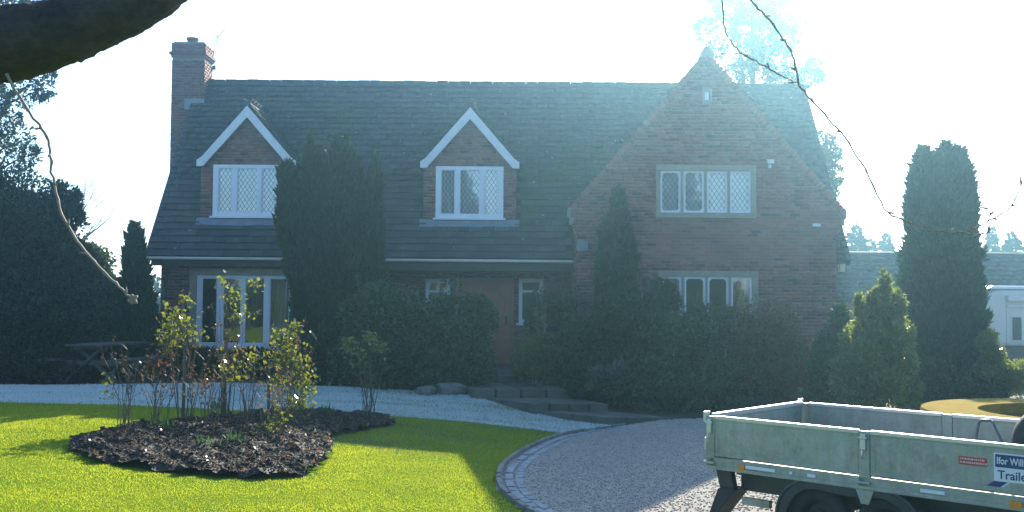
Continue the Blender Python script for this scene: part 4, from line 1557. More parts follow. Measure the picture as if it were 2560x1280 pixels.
# tailgate and headboard across
for u, nm, hh in ((0.015, 'tailgate', 0.012), (TL - 0.02, 'headboard', 0.0)):
    m = MB().box(u - 0.011, u + 0.011, 0.06, TW - 0.08, DK + 0.01, RAILZ - 0.02)
    o = tb(nm, 'galv', m)
    tb('top_rail', 'galv_bright', MB().box(u - 0.022, u + 0.022, 0.055, TW - 0.075, RAILZ - 0.034, RAILZ + hh), bevel=0.006, parent=o)
    tb('bottom_rail', 'galv', MB().box(u - 0.016, u + 0.016, 0.056, TW - 0.076, DK + 0.006, DK + 0.038), parent=o)
# posts with over-centre latches
for u, v in ((0.03, 0.0), (1.42, 0.0), (2.75, 0.0), (0.03, TW - 0.02), (1.42, TW - 0.02), (2.75, TW - 0.02)):
    sgn = -1 if v < 0.5 else 1
    m = MB().box(u - 0.045, u + 0.045, v - 0.020, v + 0.020, DK - 0.10, RAILZ - 0.008)
    o = tb('post', 'galv', m, bevel=0.005)
    f0 = v + sgn * 0.021
    lt = MB().box(u - 0.022, u + 0.022, min(f0, f0 + sgn * 0.022), max(f0, f0 + sgn * 0.022), RAILZ - 0.15, RAILZ - 0.03)
    lt.tube([(u - 0.034, f0 + sgn * 0.018, RAILZ - 0.06), (u + 0.034, f0 + sgn * 0.018, RAILZ - 0.06)], 0.010, 8)
    lt.tube([(u, f0 + sgn * 0.03, RAILZ - 0.15), (u, f0 + sgn * 0.042, RAILZ - 0.19), (u, f0 + sgn * 0.03, RAILZ - 0.22)], 0.007, 6)
    tb('latch', 'galv_bright', lt, bevel=0.003, parent=o)
    hg = MB().tube([(u - 0.055, f0 + sgn * 0.012, DK - 0.05), (u + 0.055, f0 + sgn * 0.012, DK - 0.05)], 0.012, 8)
    tb('hinge', 'galv', hg, parent=o)
# gusset under the middle post
tb('gusset', 'galv', MB().prism([(1.35, -0.022, DK - 0.10), (1.50, -0.022, DK - 0.10), (1.455, -0.022, DK - 0.215), (1.395, -0.022, DK - 0.215)], (0, 0.02, 0)))
# corner hinge cluster at the rear
tb('corner_latch', 'galv_bright', MB().box(-0.035, -0.005, -0.03, 0.03, RAILZ - 0.06, RAILZ + 0.03).tube([(-0.02, -0.04, RAILZ + 0.02), (-0.02, 0.05, RAILZ + 0.02)], 0.012, 8).box(-0.03, -0.006, -0.02, 0.02, DK + 0.05, DK + 0.16), bevel=0.004)
tb('corner_latch', 'galv_bright', MB().box(-0.03, -0.002, TW - 0.06, TW, RAILZ - 0.06, RAILZ + 0.03).tube([(-0.015, TW - 0.08, RAILZ + 0.02), (-0.015, TW + 0.02, RAILZ + 0.02)], 0.012, 8), bevel=0.004)
# chassis
for v in (0.38, TW - 0.42):
    tb('chassis_beam', 'chassis', MB().box(0.05, TL + 0.1, v, v + 0.06, DK - 0.20, DK - 0.031))
for k in range(6):
    u = 0.12 + k * 0.5
    tb('cross_member', 'chassis', MB().box(u, u + 0.05, 0.04, TW - 0.06, DK - 0.105, DK - 0.032))
tb('drawbar', 'galv', MB().bar((TL - 0.4, TW / 2 - 0.02, DK - 0.24), (TL + 1.15, TW / 2 - 0.02, DK - 0.26), 0.08, 0.08))
tb('coupling', 'iron', MB().box(TL + 1.1, TL + 1.38, TW / 2 - 0.06, TW / 2 + 0.02, DK - 0.30, DK - 0.19), bevel=0.015)
# wheels
WR = 0.25
for u in (0.98, 1.56):
    tb('axle', 'chassis', MB().tube([(u, 0.16, WR), (u, TW - 0.18, WR)], 0.035, 8))
    for v, s in ((0.07, -1), (TW - 0.25, 1)):
        wob = empty_part('wheel', trailer)
        c = (u, v, WR)
        tb('tyre', 'rubber', MB().lathe([(0.138, 0.01), (0.17, 0.0), (0.22, -0.012), (0.255, 0.01), (WR + 0.012, 0.04), (WR + 0.012, 0.13), (0.255, 0.16), (0.22, 0.182), (0.17, 0.17)], 36, c, closed=True, axis='Y'), smooth=True, parent=wob)
        tb('rim', 'guard', MB().lathe([(0.0, 0.05), (0.06, 0.045), (0.07, 0.075), (0.11, 0.07), (0.14, 0.03), (0.172, 0.14), (0.0, 0.14)], 28, c, axis='Y'), smooth=False, parent=wob)
for v in (0.0, TW - 0.24):
    m = MB()
    prof = []
    y0, y1 = v - 0.01, v + 0.22
    pts = []
    for k in range(13):
        a = math.pi * (1.0 - 0.0) * 1.0
    left = [(0.98 + 0.315 * math.cos(math.radians(a)), WR + 0.315 * math.sin(math.radians(a))) for a in range(188, 89, -9)] + [(0.98, WR + 0.315)]
    right = [(1.56 + 0.315 * math.cos(math.radians(a)), WR + 0.315 * math.sin(math.radians(a))) for a in range(90, -9, -9)]
    mid = [(1.27, WR + 0.315)]
    line = left + mid + right
    inner = [(x_ * 1.0 + (1.27 - x_) * 0.025, z_ - 0.012) for x_, z_ in line]
    k0 = len(line)
    for (lst, yy) in ((line, y0), (line, y1), (inner, y1), (inner, y0)):
        for x_, z_ in lst:
            m.v.append((x_, yy, z_))
    for i in range(k0 - 1):
        for q in range(4):
            q2 = (q + 1) % 4
            m.f.append((q * k0 + i, q * k0 + i + 1, q2 * k0 + i + 1, q2 * k0 + i))
    tb('mudguard', 'guard', m)
    yo = y0 if v < 0.5 else y1
    sk = MB()
    for x_, z_ in line:
        dx_, dz_ = 1.27 - x_, WR - 0.05 - z_
        if abs(x_ - 1.27) < 0.29:
            dx_ = 0.0
        L_ = math.hypot(dx_, dz_)
        x2_, z2_ = x_ + dx_ / L_ * 0.085, z_ + dz_ / L_ * 0.085
        for yy in (yo - 0.006, yo + 0.006):
            sk.v += [(x_, yy, z_), (x2_, yy, z2_)]
    for i in range(k0 - 1):
        a_ = i * 4
        for (p_, q_) in ((0, 1), (1, 3), (3, 2), (2, 0)):
            sk.f.append((a_ + p_, a_ + q_, a_ + 4 + q_, a_ + 4 + p_))
    tb('mudguard_skirt', 'guard', sk)
    lip = MB().tube([(x_, yo, z_) for x_, z_ in line], 0.018, 6)
    tb('mudguard_lip', 'guard', lip)
# rear lamp bracket and flap
tb('lamp_bracket', 'guard', MB().hexa([(0.06, 0.10, DK - 0.30), (0.20, 0.10, DK - 0.30), (0.20, 0.16, DK - 0.30), (0.06, 0.16, DK - 0.30), (0.02, 0.08, DK - 0.10), (0.16, 0.08, DK - 0.10), (0.16, 0.16, DK - 0.10), (0.02, 0.16, DK - 0.10)]))
tb('rear_flap', 'rubber', MB().hexa([(-0.05, 0.06, DK - 0.54), (0.015, 0.05, DK - 0.54), (0.015, 0.34, DK - 0.54), (-0.05, 0.34, DK - 0.54), (0.05, 0.07, DK - 0.28), (0.22, 0.07, DK - 0.28), (0.22, 0.34, DK - 0.28), (0.05, 0.34, DK - 0.28)]), bevel=0.01)
tb('rear_flap', 'rubber', MB().hexa([(-0.05, TW - 0.4, DK - 0.54), (0.015, TW - 0.4, DK - 0.54), (0.015, TW - 0.1, DK - 0.54), (-0.05, TW - 0.1, DK - 0.54), (0.05, TW - 0.4, DK - 0.28), (0.22, TW - 0.4, DK - 0.28), (0.22, TW - 0.1, DK - 0.28), (0.05, TW - 0.1, DK - 0.28)]), bevel=0.01)
tb('dark_panel', 'guard', MB().box(0.18, 2.68, 0.24, 0.27, DK - 0.30, DK - 0.106))  # dark panel added to close the gap below the bed
tb('lighting_bar', 'galv', MB().box(0.26, 0.52, 0.12, 0.17, DK - 0.40, DK - 0.34))
# reflectors and strips on the near bed rail
yv = -0.0335
for (a, b, m_, nm, zc, hz) in ((0.315, 0.375, 'amber', 'side_reflector', DK - 0.062, 0.024), (0.385, 0.66, 'white_refl', 'reflective_strip', DK - 0.050, 0.012),
                               (0.79, 0.815, 'white_refl', 'reflective_strip', DK - 0.05, 0.010), (0.95, 1.02, 'white_refl', 'reflective_strip', DK - 0.05, 0.012), (1.86, 2.04, 'white_refl', 'reflective_strip', DK - 0.05, 0.012),
                               (2.49, 2.57, 'amber', 'side_reflector', DK - 0.065, 0.024)):
    tb(nm, m_, MB().box(a, b, yv, -0.019, zc - hz, zc + hz))
# maker's plate with lettering
FONT = None


def lettering(txt, size, x0, y, z, width, m, parent):
    cu = bpy.data.curves.new('lettering', 'FONT')
    cu.body = txt
    cu.size = size
    cu.extrude = 0.0006
    cu.offset = 0.0012
    t = bpy.data.objects.new('lettering', cu)
    COL.objects.link(t)
    dg = bpy.context.evaluated_depsgraph_get()
    me = bpy.data.meshes.new_from_object(t.evaluated_get(dg))
    bpy.data.objects.remove(t)
    xs = [v.co.x for v in me.vertices]
    s = width / (max(xs) - min(xs))
    me.transform(Matrix.Translation((x0 - min(xs) * s, y, z)) @ Matrix.Rotation(math.pi / 2, 4, 'X') @ Matrix.Diagonal((s, 1, 1, 1)))
    me.materials.clear()
    me.materials.append(MT[m])
    o = _link('lettering', me, parent)
    ORG[o] = Vector((0, 0, 0))
    return o


ys = -0.0115
sg = tb('maker_sign', 'decal_white', MB().box(2.38, 2.693, ys - 0.003, ys, DK + 0.085, DK + 0.285), bevel=0.0)
tb('blue_band', 'decal_blue', MB().box(2.39, 2.683, ys - 0.0045, ys - 0.0032, DK + 0.185, DK + 0.275), parent=sg)
lettering('Ifor Williams', 0.07, 2.402, ys - 0.0056, DK + 0.208, 0.270, 'decal_white', sg)
lettering('Trailers', 0.085, 2.406, ys - 0.0041, DK + 0.105, 0.255, 'decal_blue', sg)
tb('decal_stripe', 'decal_blue', MB().hexa([(2.33, ys - 0.003, DK + 0.045), (2.42, ys - 0.003, DK + 0.045), (2.42, ys, DK + 0.045), (2.33, ys, DK + 0.045), (2.38, ys - 0.003, DK + 0.083), (2.47, ys - 0.003, DK + 0.083), (2.47, ys, DK + 0.083), (2.38, ys, DK + 0.083)]))
tb('decal_stripe', 'decal_white', MB().hexa([(2.425, ys - 0.003, DK + 0.045), (2.44, ys - 0.003, DK + 0.045), (2.44, ys, DK + 0.045), (2.425, ys, DK + 0.045), (2.475, ys - 0.003, DK + 0.083), (2.49, ys - 0.003, DK + 0.083), (2.49, ys, DK + 0.083), (2.475, ys, DK + 0.083)]))
rs = tb('red_sticker', 'decal_red', MB().box(2.135, 2.335, ys - 0.003, ys, DK + 0.175, DK + 0.235))
# two rows of pale print too small to read
pr = MB()
for rowz in (DK + 0.212, DK + 0.187):
    u = 2.145
    while u < 2.32:
        w_ = random.uniform(0.006, 0.020)
        pr.box(u, u + w_, ys - 0.004, ys - 0.0032, rowz, rowz + 0.013)
        u += w_ + 0.005
tag(tb('print', 'decal_pale', pr, parent=rs), kind='stuff')
# bent tube bracket inside the bed
p0 = (2.02, TW - 0.75, DK + 0.01)
hoop = MB().tube([(2.03, 0.55, DK + 0.01), (2.04, 0.62, DK + 0.30), (2.05, 0.65, RAILZ + 0.05), (2.06, 0.67, RAILZ + 0.075), (2.13, 0.68, RAILZ + 0.08), (2.16, 0.66, RAILZ + 0.06), (2.30, 0.52, DK + 0.22), (2.42, 0.42, DK + 0.01)], 0.011, 8)
tb('bent_tube_bracket', 'chassis', hoop, smooth=True)
# spare wheel lying against the headboard
sw = thing('spare_wheel', 'black spare wheel standing at the front end of the trailer', 'wheel', (0, 0, 0))
sw.matrix_world = trailer.matrix_world
bpy.context.view_layer.update()
sw.location = Vector((tr0.x, 9.0, GZT)) + Matrix.Rotation(TA, 3, 'Z') @ Vector((2.48, 0.95, DK + 0.275))
sw.rotation_euler = (0, 0, TA + 0.5)
ORG[sw] = Vector((0, 0, 0))
MB().lathe([(0.17, -0.07), (0.22, -0.085), (0.255, -0.07), (0.268, -0.04), (0.268, 0.04), (0.255, 0.07), (0.22, 0.085), (0.17, 0.07)], 36, (0, 0, 0), closed=True, axis='Y').build('tyre', MT['rubber'], sw, smooth=True)
MB().lathe([(0.0, -0.03), (0.07, -0.035), (0.14, -0.02), (0.172, -0.06), (0.172, 0.06), (0.0, 0.04)], 28, (0, 0, 0), axis='Y').build('rim', MT['galv'], sw)

# ================================================================== ROUND WELL-HEAD / PLANTER
cx, cy_, zt = 6.05, 10.95, 0.60
pl = thing('round_planter', 'raised round stone planter with pale yellow coping ring beyond the trailer', 'planter', (cx, cy_, tz(cx, cy_)))
MB().lathe([(1.38, -0.95), (1.38, -0.12), (1.12, -0.12), (1.12, -0.95)], 56, (cx, cy_, zt), closed=True).build('wall', MT['mortar'], pl)
nst = 26
for r in range(5):
    for k in range(nst):
        a0 = 2 * math.pi * (k + (r % 2) * 0.5) / nst
        a1 = a0 + 2 * math.pi / nst * 0.94
        zr0 = zt - 0.93 + r * 0.162
        ro = 1.405 + random.uniform(-0.012, 0.012)
        pts = []
        for rr_ in (1.34, ro):
            for a_ in (a0, (a0 + a1) / 2, a1):
                pts.append((cx + rr_ * math.cos(a_), cy_ + rr_ * math.sin(a_)))
        poly = [pts[0], pts[3], pts[4], pts[5], pts[2], pts[1]]
        MB().prism([(p[0], p[1], zr0) for p in poly], (0, 0, 0.148)).build('stone', MT['darkstone'], pl)
ncs = 14
for k in range(ncs):
    a0 = 2 * math.pi * k / ncs + 0.2
    a1 = a0 + 2 * math.pi / ncs * 0.988
    b = MB()
    st = 5
    for j in range(st + 1):
        a_ = a0 + (a1 - a0) * j / st
        for (r_, z_) in ((0.99, 0), (1.57, 0), (1.58, -0.045), (1.54, -0.115), (1.0, -0.115)):
            b.v.append((cx + r_ * math.cos(a_), cy_ + r_ * math.sin(a_), zt + z_))
    for j in range(st):
        for q in range(5):
            q2 = (q + 1) % 5
            b.f.append((j * 5 + q, j * 5 + q2, (j + 1) * 5 + q2, (j + 1) * 5 + q))
    b.f.append((0, 1, 2, 3, 4))
    b.f.append(tuple(st * 5 + q for q in (4, 3, 2, 1, 0)))
    b.build('coping_stone', MT['coping'], pl)
MB().lathe([(0.0, -0.80), (1.13, -0.80), (1.13, -0.85), (0, -0.85)], 40, (cx, cy_, zt)).build('soil', MT['mulch'], pl)

# ================================================================== MOTORHOME
YV = 27.0
vx = P(2466, 760, YV).x
vr, vb = P(2500, 716, YV).z, -0.33
van = thing('motorhome', 'white motorhome with bright sunlit roof at the right edge behind the conifer', 'motorhome', (vx, YV, vb), math.radians(8))
H = vr - vb
VL, VW = 5.6, 2.1
vm = MB()
prof = [(0.03, 0.95), (0.0, 1.3), (0.0, H - 0.55), (0.03, H - 0.32), (0.12, H - 0.16), (0.28, H - 0.07), (4.0, H - 0.07), (4.5, H - 0.25), (4.75, H - 0.7), (5.5, 1.15), (5.6, 0.95)]
vm.prism([(a, 0, z) for a, z in prof], (0, VW, 0))
body = vm.build('body', MT['van_white'], van, bevel=0.11)
MB().box(0.03, VL - 0.05, 0.02, VW - 0.02, 0.42, 0.949).build('dark_panel', MT['van_dark'], van, bevel=0.03)
MB().hexa([(0.0, -0.03, H - 0.07), (3.9, -0.03, H - 0.07), (3.9, VW + 0.03, H - 0.07), (0.0, VW + 0.03, H - 0.07), (0.25, 0.08, H + 0.02), (3.8, 0.08, H + 0.02), (3.8, VW - 0.08, H + 0.02), (0.25, VW - 0.08, H + 0.02)]).build('roof_cap', MT['van_white'], van, bevel=0.02)
for (a, b, z0, z1) in ((0.72, 0.98, 1.12, 1.72), (1.5, 2.5, 1.35, 1.95), (3.2, 3.7, 1.35, 1.95)):
    f_ = MB().box(a - 0.04, b + 0.04, -0.02, 0.0, z0 - 0.04, z1 + 0.04).build('window', MT['van_white'], van, bevel=0.012)
    MB().box(a, b, -0.028, -0.021, z0, z1).build('pane', MT['van_dark'], f_, bevel=0.0)
MB().box(0.55, 3.4, -0.11, -0.001, H - 0.40, H - 0.24).build('awning_case', MT['van_white'], van, bevel=0.035)
MB().box(0.55, 3.4, -0.05, -0.001, H - 0.56, H - 0.47).build('rubbing_strip', MT['van_white'], van, bevel=0.02)
MB().box(0.18, 0.36, -0.012, 0.0, 1.25, 1.32).build('vent', MT['van_dark'], van)
MB().box(0.56, 0.565, -0.004, 0.0, 0.97, H - 0.58).box(1.1, 1.105, -0.004, 0.0, 0.97, H - 0.58).build('door_seam', MT['van_dark'], van)
for u in (1.05, 4.6):
    for v, s in ((0.05, 1), (VW - 0.25, 1)):
        MB().lathe([(0.0, 0.03), (0.19, 0.03), (0.21, 0.0), (0.30, 0.0), (0.33, 0.03), (0.33, 0.17), (0.30, 0.2), (0.0, 0.2)], 28, (u, v, 0.33), axis='Y').build('wheel', MT['rubber'], van)

# ================================================================== PICNIC TABLE in the dark corner
pp = G(255, 955)
pt = thing('picnic_table', 'weathered wooden picnic table with crossed legs in the dark left corner', 'table', (pp.x, 20.6, tz(pp.x, 20.6)), math.radians(76))
for u in (-0.55, 0.55):
    for s in (-1, 1):
        MB().bar((u + s * 0.03, -s * 0.55, 0), (u + s * 0.03, s * 0.30, 0.72), 0.045, 0.10, up=(1, 0, 0)).build('leg', MT['oldwood'], pt)
    MB().bar((u, -0.72, 0.40), (u, 0.72, 0.40), 0.045, 0.09).build('cross_bar', MT['oldwood'], pt)
    MB().bar((u, -0.36, 0.69), (u, 0.36, 0.69), 0.045, 0.08).build('cross_bar', MT['oldwood'], pt)
for k in range(5):
    MB().box(-0.85, 0.85, -0.36 + k * 0.146, -0.36 + k * 0.146 + 0.136, 0.73, 0.765).build('table_board', MT['oldwood'], pt)
for s in (-1, 1):
    for k in range(2):
        y0 = s * 0.68 - 0.12 + k * 0.125
        MB().box(-0.85, 0.85, y0, y0 + 0.115, 0.446, 0.48).build('seat_board', MT['oldwood'], pt)

# ================================================================== ROCKS
def rock(label, p, r, sq=0.45, group='rocks edging the border'):
    n1, n2 = 10, 14
    V, F = [], []
    ph = RNG.uniform(0, 6, 6)
    for i in range(n1 + 1):
        th = math.pi * i / n1
        for j in range(n2):
            a = 2 * math.pi * j / n2
            d = np.array([math.sin(th) * math.cos(a), math.sin(th) * math.sin(a), math.cos(th)])
            k = 1 + 0.18 * math.sin(3 * d[0] + ph[0]) + 0.15 * math.sin(4 * d[1] + ph[1] + 2 * d[2]) + 0.1 * math.sin(7 * d[2] + ph[2] + 5 * d[0])
            q = np.sign(d) * np.abs(d) ** 0.75
            V.append([p[0] + q[0] * r * k, p[1] + q[1] * r * 0.8 * k, p[2] + q[2] * r * sq * k])
    for i in range(n1):
        for j in range(n2):
            j2 = (j + 1) % n2
            F.append([i * n2 + j, i * n2 + j2, (i + 1) * n2 + j2, (i + 1) * n2 + j])
    o = np_mesh('rock', V, F, MT['rock'], base=p, smooth=False)
    tag(o, label, 'rock', group)


for px, py, r, lb in ((1130, 985, 0.30, 'mossy grey rock beside the path under the big rounded shrub'), (1065, 987, 0.22, 'small grey rock left of the path rock under the rounded shrub'),
                      (1990, 1000, 0.34, 'long pale rock in front of the brownish shrub near the trailer'), (2055, 1008, 0.25, 'middle pale rock in front of the small lit conifer'), (2095, 1008, 0.2, 'upright pale rock at the foot of the small lit conifer')):
    q = G(px, py)
    rock(lb, (q.x, q.y, q.z + r * 0.25), r)

# ================================================================== PLANTS
def trunk_tube(base, top, r0, r1, bend=0.1, n=7, k=8):
    base, top = Vector(base), Vector(top)
    pts, rs = [], []
    o = Vector((random.uniform(-1, 1), random.uniform(-1, 1), 0)) * bend
    for i in range(k + 1):
        t = i / k
        pts.append(base.lerp(top, t) + o * math.sin(t * 3.14))
        rs.append(r0 + (r1 - r0) * t)
    return pts, rs


def column_crown(cols, n, L, W, up=1.0, out=0.45, rnd_=0.4, top_p=0.28, lumps=1.0, core=6):
    """cols: list of (x, y, z0, z1, radius). upright sprays over the column surfaces"""
    parts = []
    area = [c[4] * (c[3] - c[2]) for c in cols]
    tot = sum(area)
    for (cx, cy, z0, z1, R), ar in zip(cols, area):
        k = int(n * ar / tot)
        t = RNG.uniform(0, 1, k)
        prof = np.minimum(1, ((1 - t) / top_p)) ** 0.62 * (0.72 + 0.28 * np.minimum(1, t / 0.2))
        keep = RNG.uniform(0, 1, k) < prof * 0.8 + 0.2
        t, prof = t[keep], prof[keep]
        k = len(t)
        ph = RNG.uniform(0, 6.28, 4)
        a = RNG.uniform(0, 2 * math.pi, k)
        lump = 1 + lumps * 0.13 * np.sin(a * 4 + t * 7 + ph[0]) + lumps * 0.11 * np.sin(a * 9 - t * 13 + ph[1]) + lumps * 0.09 * np.sin(t * 31 + a * 2 + ph[2])
        r = R * prof * lump * (1 - 0.30 * RNG.uniform(0, 1, k) ** 2.0)
        dx, dy = np.cos(a), np.sin(a)
        pos = np.stack([cx + r * dx, cy + r * dy, z0 + (z1 - z0) * t], -1)
        D = np.stack([dx * out, dy * out, np.full(k, up)], -1) + RNG.normal(scale=rnd_, size=(k, 3))
        parts.append(leaf_quads(pos, D, L * RNG.uniform(0.6, 1.4, k), W * RNG.uniform(0.7, 1.3, k)))
        # an opaque inner mass of broader sprays
        ki = k // core
        ti = RNG.uniform(0, 0.93, ki)
        pi_ = np.minimum(1, ((1 - ti) / top_p)) ** 0.62 * (0.72 + 0.28 * np.minimum(1, ti / 0.2))
        ai = RNG.uniform(0, 6.28, ki)
        ri = R * pi_ * RNG.uniform(0.25, 0.68, ki)
        pos = np.stack([cx + ri * np.cos(ai), cy + ri * np.sin(ai), z0 + (z1 - z0) * ti - L], -1)
        D = np.stack([RNG.normal(scale=0.4, size=ki), RNG.normal(scale=0.4, size=ki), np.ones(ki)], -1)
        parts.append(leaf_quads(pos, D, L * 2.6, W * 4.0))
    return join(parts)


def column_tree(name, label, cat, base, cols, n, m, L=0.15, W=0.045, group=None, **kw):
    t = thing(name, label, cat, base, 0, group)
    v, f = column_crown(cols, n, L, W, **kw)
    np_mesh('crown', v, f, MT[m], t)
    for c in cols[:3]:
        pts, rs = trunk_tube((c[0], c[1], base[2] - 0.1), (c[0], c[1], c[2] + (c[3] - c[2]) * 0.8), max(0.04, c[4] * 0.16), 0.015, 0.03)
        MB().tube(pts, rs, 6).build('trunk', MT['bark'], t)
    return t


def cols_px(lst, Y, zb, slim=0.84):
    """(px, py_top, width_px) -> columns"""
    out = []
    for e in lst:
        px, py, wpx = e[:3]
        dy = e[3] if len(e) > 3 else 0.0
        yy = Y + dy
        q = P(px, py, yy)
        z0 = P(px, e[4], yy).z if len(e) > 4 else zb
        out.append((q.x, yy, z0, q.z, slim * wpx / 2 / FPX * yy))
    return out


def lobe_crown(lobes, n, L, W, inner=0.3, droop=0.0, up=0.25, clump=110, rnd_=0.6, spread=0.17):
    """lobes: (x, y, z, rx, ry, rz). Leaves gathered in clumps near the lobe surfaces, so that crowns have light and dark parts"""
    parts = []
    w = np.array([(l[3] * l[4] + l[4] * l[5] + l[3] * l[5]) for l in lobes])
    w = w / w.sum()
    for l, wi in zip(lobes, w):
        k = int(n * wi)
        if k < 8:
            continue
        nc = max(6, k // clump)
        cd = rdir(nc)
        cr = RNG.uniform(0.62, 1.0, nc) ** 0.7
        ci = RNG.integers(0, nc, k)
        d = cd[ci] * cr[ci][:, None] + RNG.normal(scale=spread, size=(k, 3))
        ln = np.linalg.norm(d, axis=1, keepdims=True)
        d = np.where(ln > 1.08, d / ln * 1.08, d)
        R = np.array(l[3:6])
        pos = np.array(l[:3]) + d * R
        D = unit(d) * 0.7 + np.array([0, 0, up - droop]) + RNG.normal(scale=rnd_, size=(k, 3))
        parts.append(leaf_quads(pos, D, L * RNG.uniform(0.6, 1.35, k), W * RNG.uniform(0.7, 1.3, k)))
        ki = int(k * inner)
        if ki:
            d = rdir(ki) * RNG.uniform(0.0, 0.75, (ki, 1)) ** 0.5
            pos = np.array(l[:3]) + d * R * 0.85
            parts.append(leaf_quads(pos, rdir(ki), L * 1.7, W * 2.2))
    return join(parts)


def shrub(name, label, cat, base, lobes, n, m, L=0.095, W=0.052, group=None, stems=5, top_twigs=0, **kw):
    t = thing(name, label, cat, base, 0, group)
    v, f = lobe_crown(lobes, n, L, W, **kw)
    np_mesh('foliage', v, f, MT[m], t)
    for k in range(stems):
        l = lobes[k % len(lobes)]
        b0 = Vector(base) + Vector((random.uniform(-0.15, 0.15), random.uniform(-0.1, 0.1), -0.05))
        tp = Vector((l[0] + random.uniform(-0.4, 0.4) * l[3], l[1] + random.uniform(-0.4, 0.4) * l[4], l[2] + random.uniform(0, 0.5) * l[5]))
        pts, rs = trunk_tube(b0, tp, 0.025, 0.008, 0.08, k=5)
        MB().tube(pts, rs, 5).build('stem', MT['twig'], t)
    for k in range(top_twigs):
        l = random.choice(lobes)
        a = random.uniform(0, 6.28)
        q = Vector((l[0] + 0.6 * l[3] * math.cos(a), l[1] + 0.5 * l[4] * math.sin(a), l[2] + 0.75 * l[5]))
        q2 = q + Vector((random.uniform(-0.15, 0.15), random.uniform(-0.1, 0.1), random.uniform(0.25, 0.55)))
        MB().tube([q, q.lerp(q2, 0.5) + Vector((0.02, 0, 0)), q2], [0.006, 0.005, 0.003], 4).build('stem', MT['twig'], t)
        kk = 26
        tt = RNG.uniform(0.3, 1.0, kk)
        pos = np.array(q)[None] + (np.array(q2) - np.array(q))[None] * tt[:, None]
        vv, ff = leaf_quads(pos, rdir(kk) + np.array([0, 0, 0.4]), L * 0.9, W)
        np_mesh('sprig', vv, ff, MT[m], t)
    return t


def lobes_px(lst, Y):
    """(px, py, rx_px, rz_px[, dy]) at depth Y"""
    out = []
    for e in lst:
        yy = Y + (e[4] if len(e) > 4 else 0)
        q = P(e[0], e[1], yy)
        rx, rz = e[2] / FPX * yy, e[3] / FPX * yy
        out.append((q.x, q.y, q.z, rx, max(0.35 * rx, min(rx, rx * 0.85)), rz))
    return out


def gbase(px, Y):
    x = P(px, 800, Y).x
    return (x, Y, tz(x, Y))


def branches(mb, p, d, L, r, depth, spread=0.5, kids=3, upb=0.15, n=5):
    """recursive bare branching"""
    p, d = Vector(p), Vector(d).normalized()
    pts, rs = [p], [r]
    seg = 4
    for i in range(seg):
        d = (d + Vector((random.gauss(0, 0.12), random.gauss(0, 0.12), random.gauss(0, 0.1) + upb * 0.3))).normalized()
        p = p + d * L / seg
        pts.append(p.copy())
        rs.append(r * (1 - 0.45 * (i + 1) / seg))
    mb.tube(pts, rs, n if depth > 1 else 3, cap=False)
    ends = []
    if depth > 0:
        for k in range(kids):
            q = pts[random.randint(2, seg)]
            nd = (d + Vector((random.gauss(0, spread), random.gauss(0, spread), random.gauss(0, spread * 0.7) + upb))).normalized()
            ends += branches(mb, q, nd, L * random.uniform(0.55, 0.8), rs[-1] * 0.75, depth - 1, spread, kids, upb, n)
    ends.append(pts[-1])
    return ends


# ---- tall conifers by the house
zb = 0.0
C1 = [(800, 368, 60, 0.1), (836, 347, 60, 0), (864, 336, 52, 0.1), (890, 380, 60, 0.15), (777, 338, 44, -0.1), (842, 450, 105, 0.0), (885, 600, 70, 0.2), (800, 560, 80, 0.1)]
column_tree('cypress', 'broad dark cypress with several tips standing before the roof between the dormers', 'conifer', gbase(840, 22.3), cols_px(C1, 22.3, zb, 0.80), 40000, 'yew', top_p=0.4)
column_tree('cypress', 'narrow dark cypress covering the right edge of the left dormer window', 'conifer', gbase(758, 22.0), cols_px([(721, 406, 52, 0, 610), (758, 470, 50, 0.1), (735, 520, 40, 0, 700)], 22.0, zb, 0.78), 11000, 'yew', top_p=0.4)
column_tree('cypress', 'slim pointed cypress on the right of the broad cypress', 'conifer', gbase(935, 22.4), cols_px([(937, 390, 38), (936, 560, 44, 0.1)], 22.4, zb), 11000, 'yew', top_p=0.4)
column_tree('cypress', 'tall slim conifer against the left part of the brick gable', 'conifer', gbase(1540, 21.6), cols_px([(1548, 474, 60), (1522, 545, 62, 0.1), (1566, 580, 58), (1540, 640, 95, 0.1)], 21.6, zb), 20000, 'yew2')
# big columnar yew on the right
CY = [(2310, 372, 95), (2365, 362, 120, 0.1), (2395, 372, 90), (2350, 420, 185, 0.1), (2352, 560, 215, 0.2), (2358, 720, 240, 0.2)]
column_tree('columnar_yew', 'huge dark columnar yew with ragged flat top right of the house', 'conifer', gbase(2355, 19.5), cols_px(CY, 19.5, -0.2, 0.81), 70000, 'yew', top_p=0.16, lumps=0.55)
# small lit conifer in front of it
dw = thing('dwarf_conifer', 'small bushy light green conifer with sunlit tips beside the gable', 'conifer', gbase(2195, 17.0))
dl_ = lobes_px([(2212, 720, 17, 40), (2195, 770, 26, 42), (2232, 785, 28, 42), (2160, 810, 26, 48), (2205, 845, 45, 55), (2258, 845, 26, 48, 0.1), (2130, 870, 26, 50, 0.1), (2170, 905, 45, 58, -0.1), (2240, 915, 42, 58), (2272, 930, 22, 48, 0.1),
                (2112, 940, 34, 52), (2200, 965, 66, 52, -0.15), (2262, 985, 40, 40), (2140, 990, 50, 40), (2150, 765, 12, 28, 0.1), (2248, 745, 12, 26, 0.1)], 17.0)
v, f = lobe_crown(dl_, 15000, 0.085, 0.04, inner=0.12, up=0.7, clump=45, spread=0.2)
np_mesh('crown', v, f, MT['dwarf'], dw)
b0 = gbase(2195, 17.0)
MB().tube(*trunk_tube(b0, (b0[0] + 0.1, 17.0, b0[2] + 1.7), 0.05, 0.015, 0.03), 6).build('trunk', MT['bark'], dw)
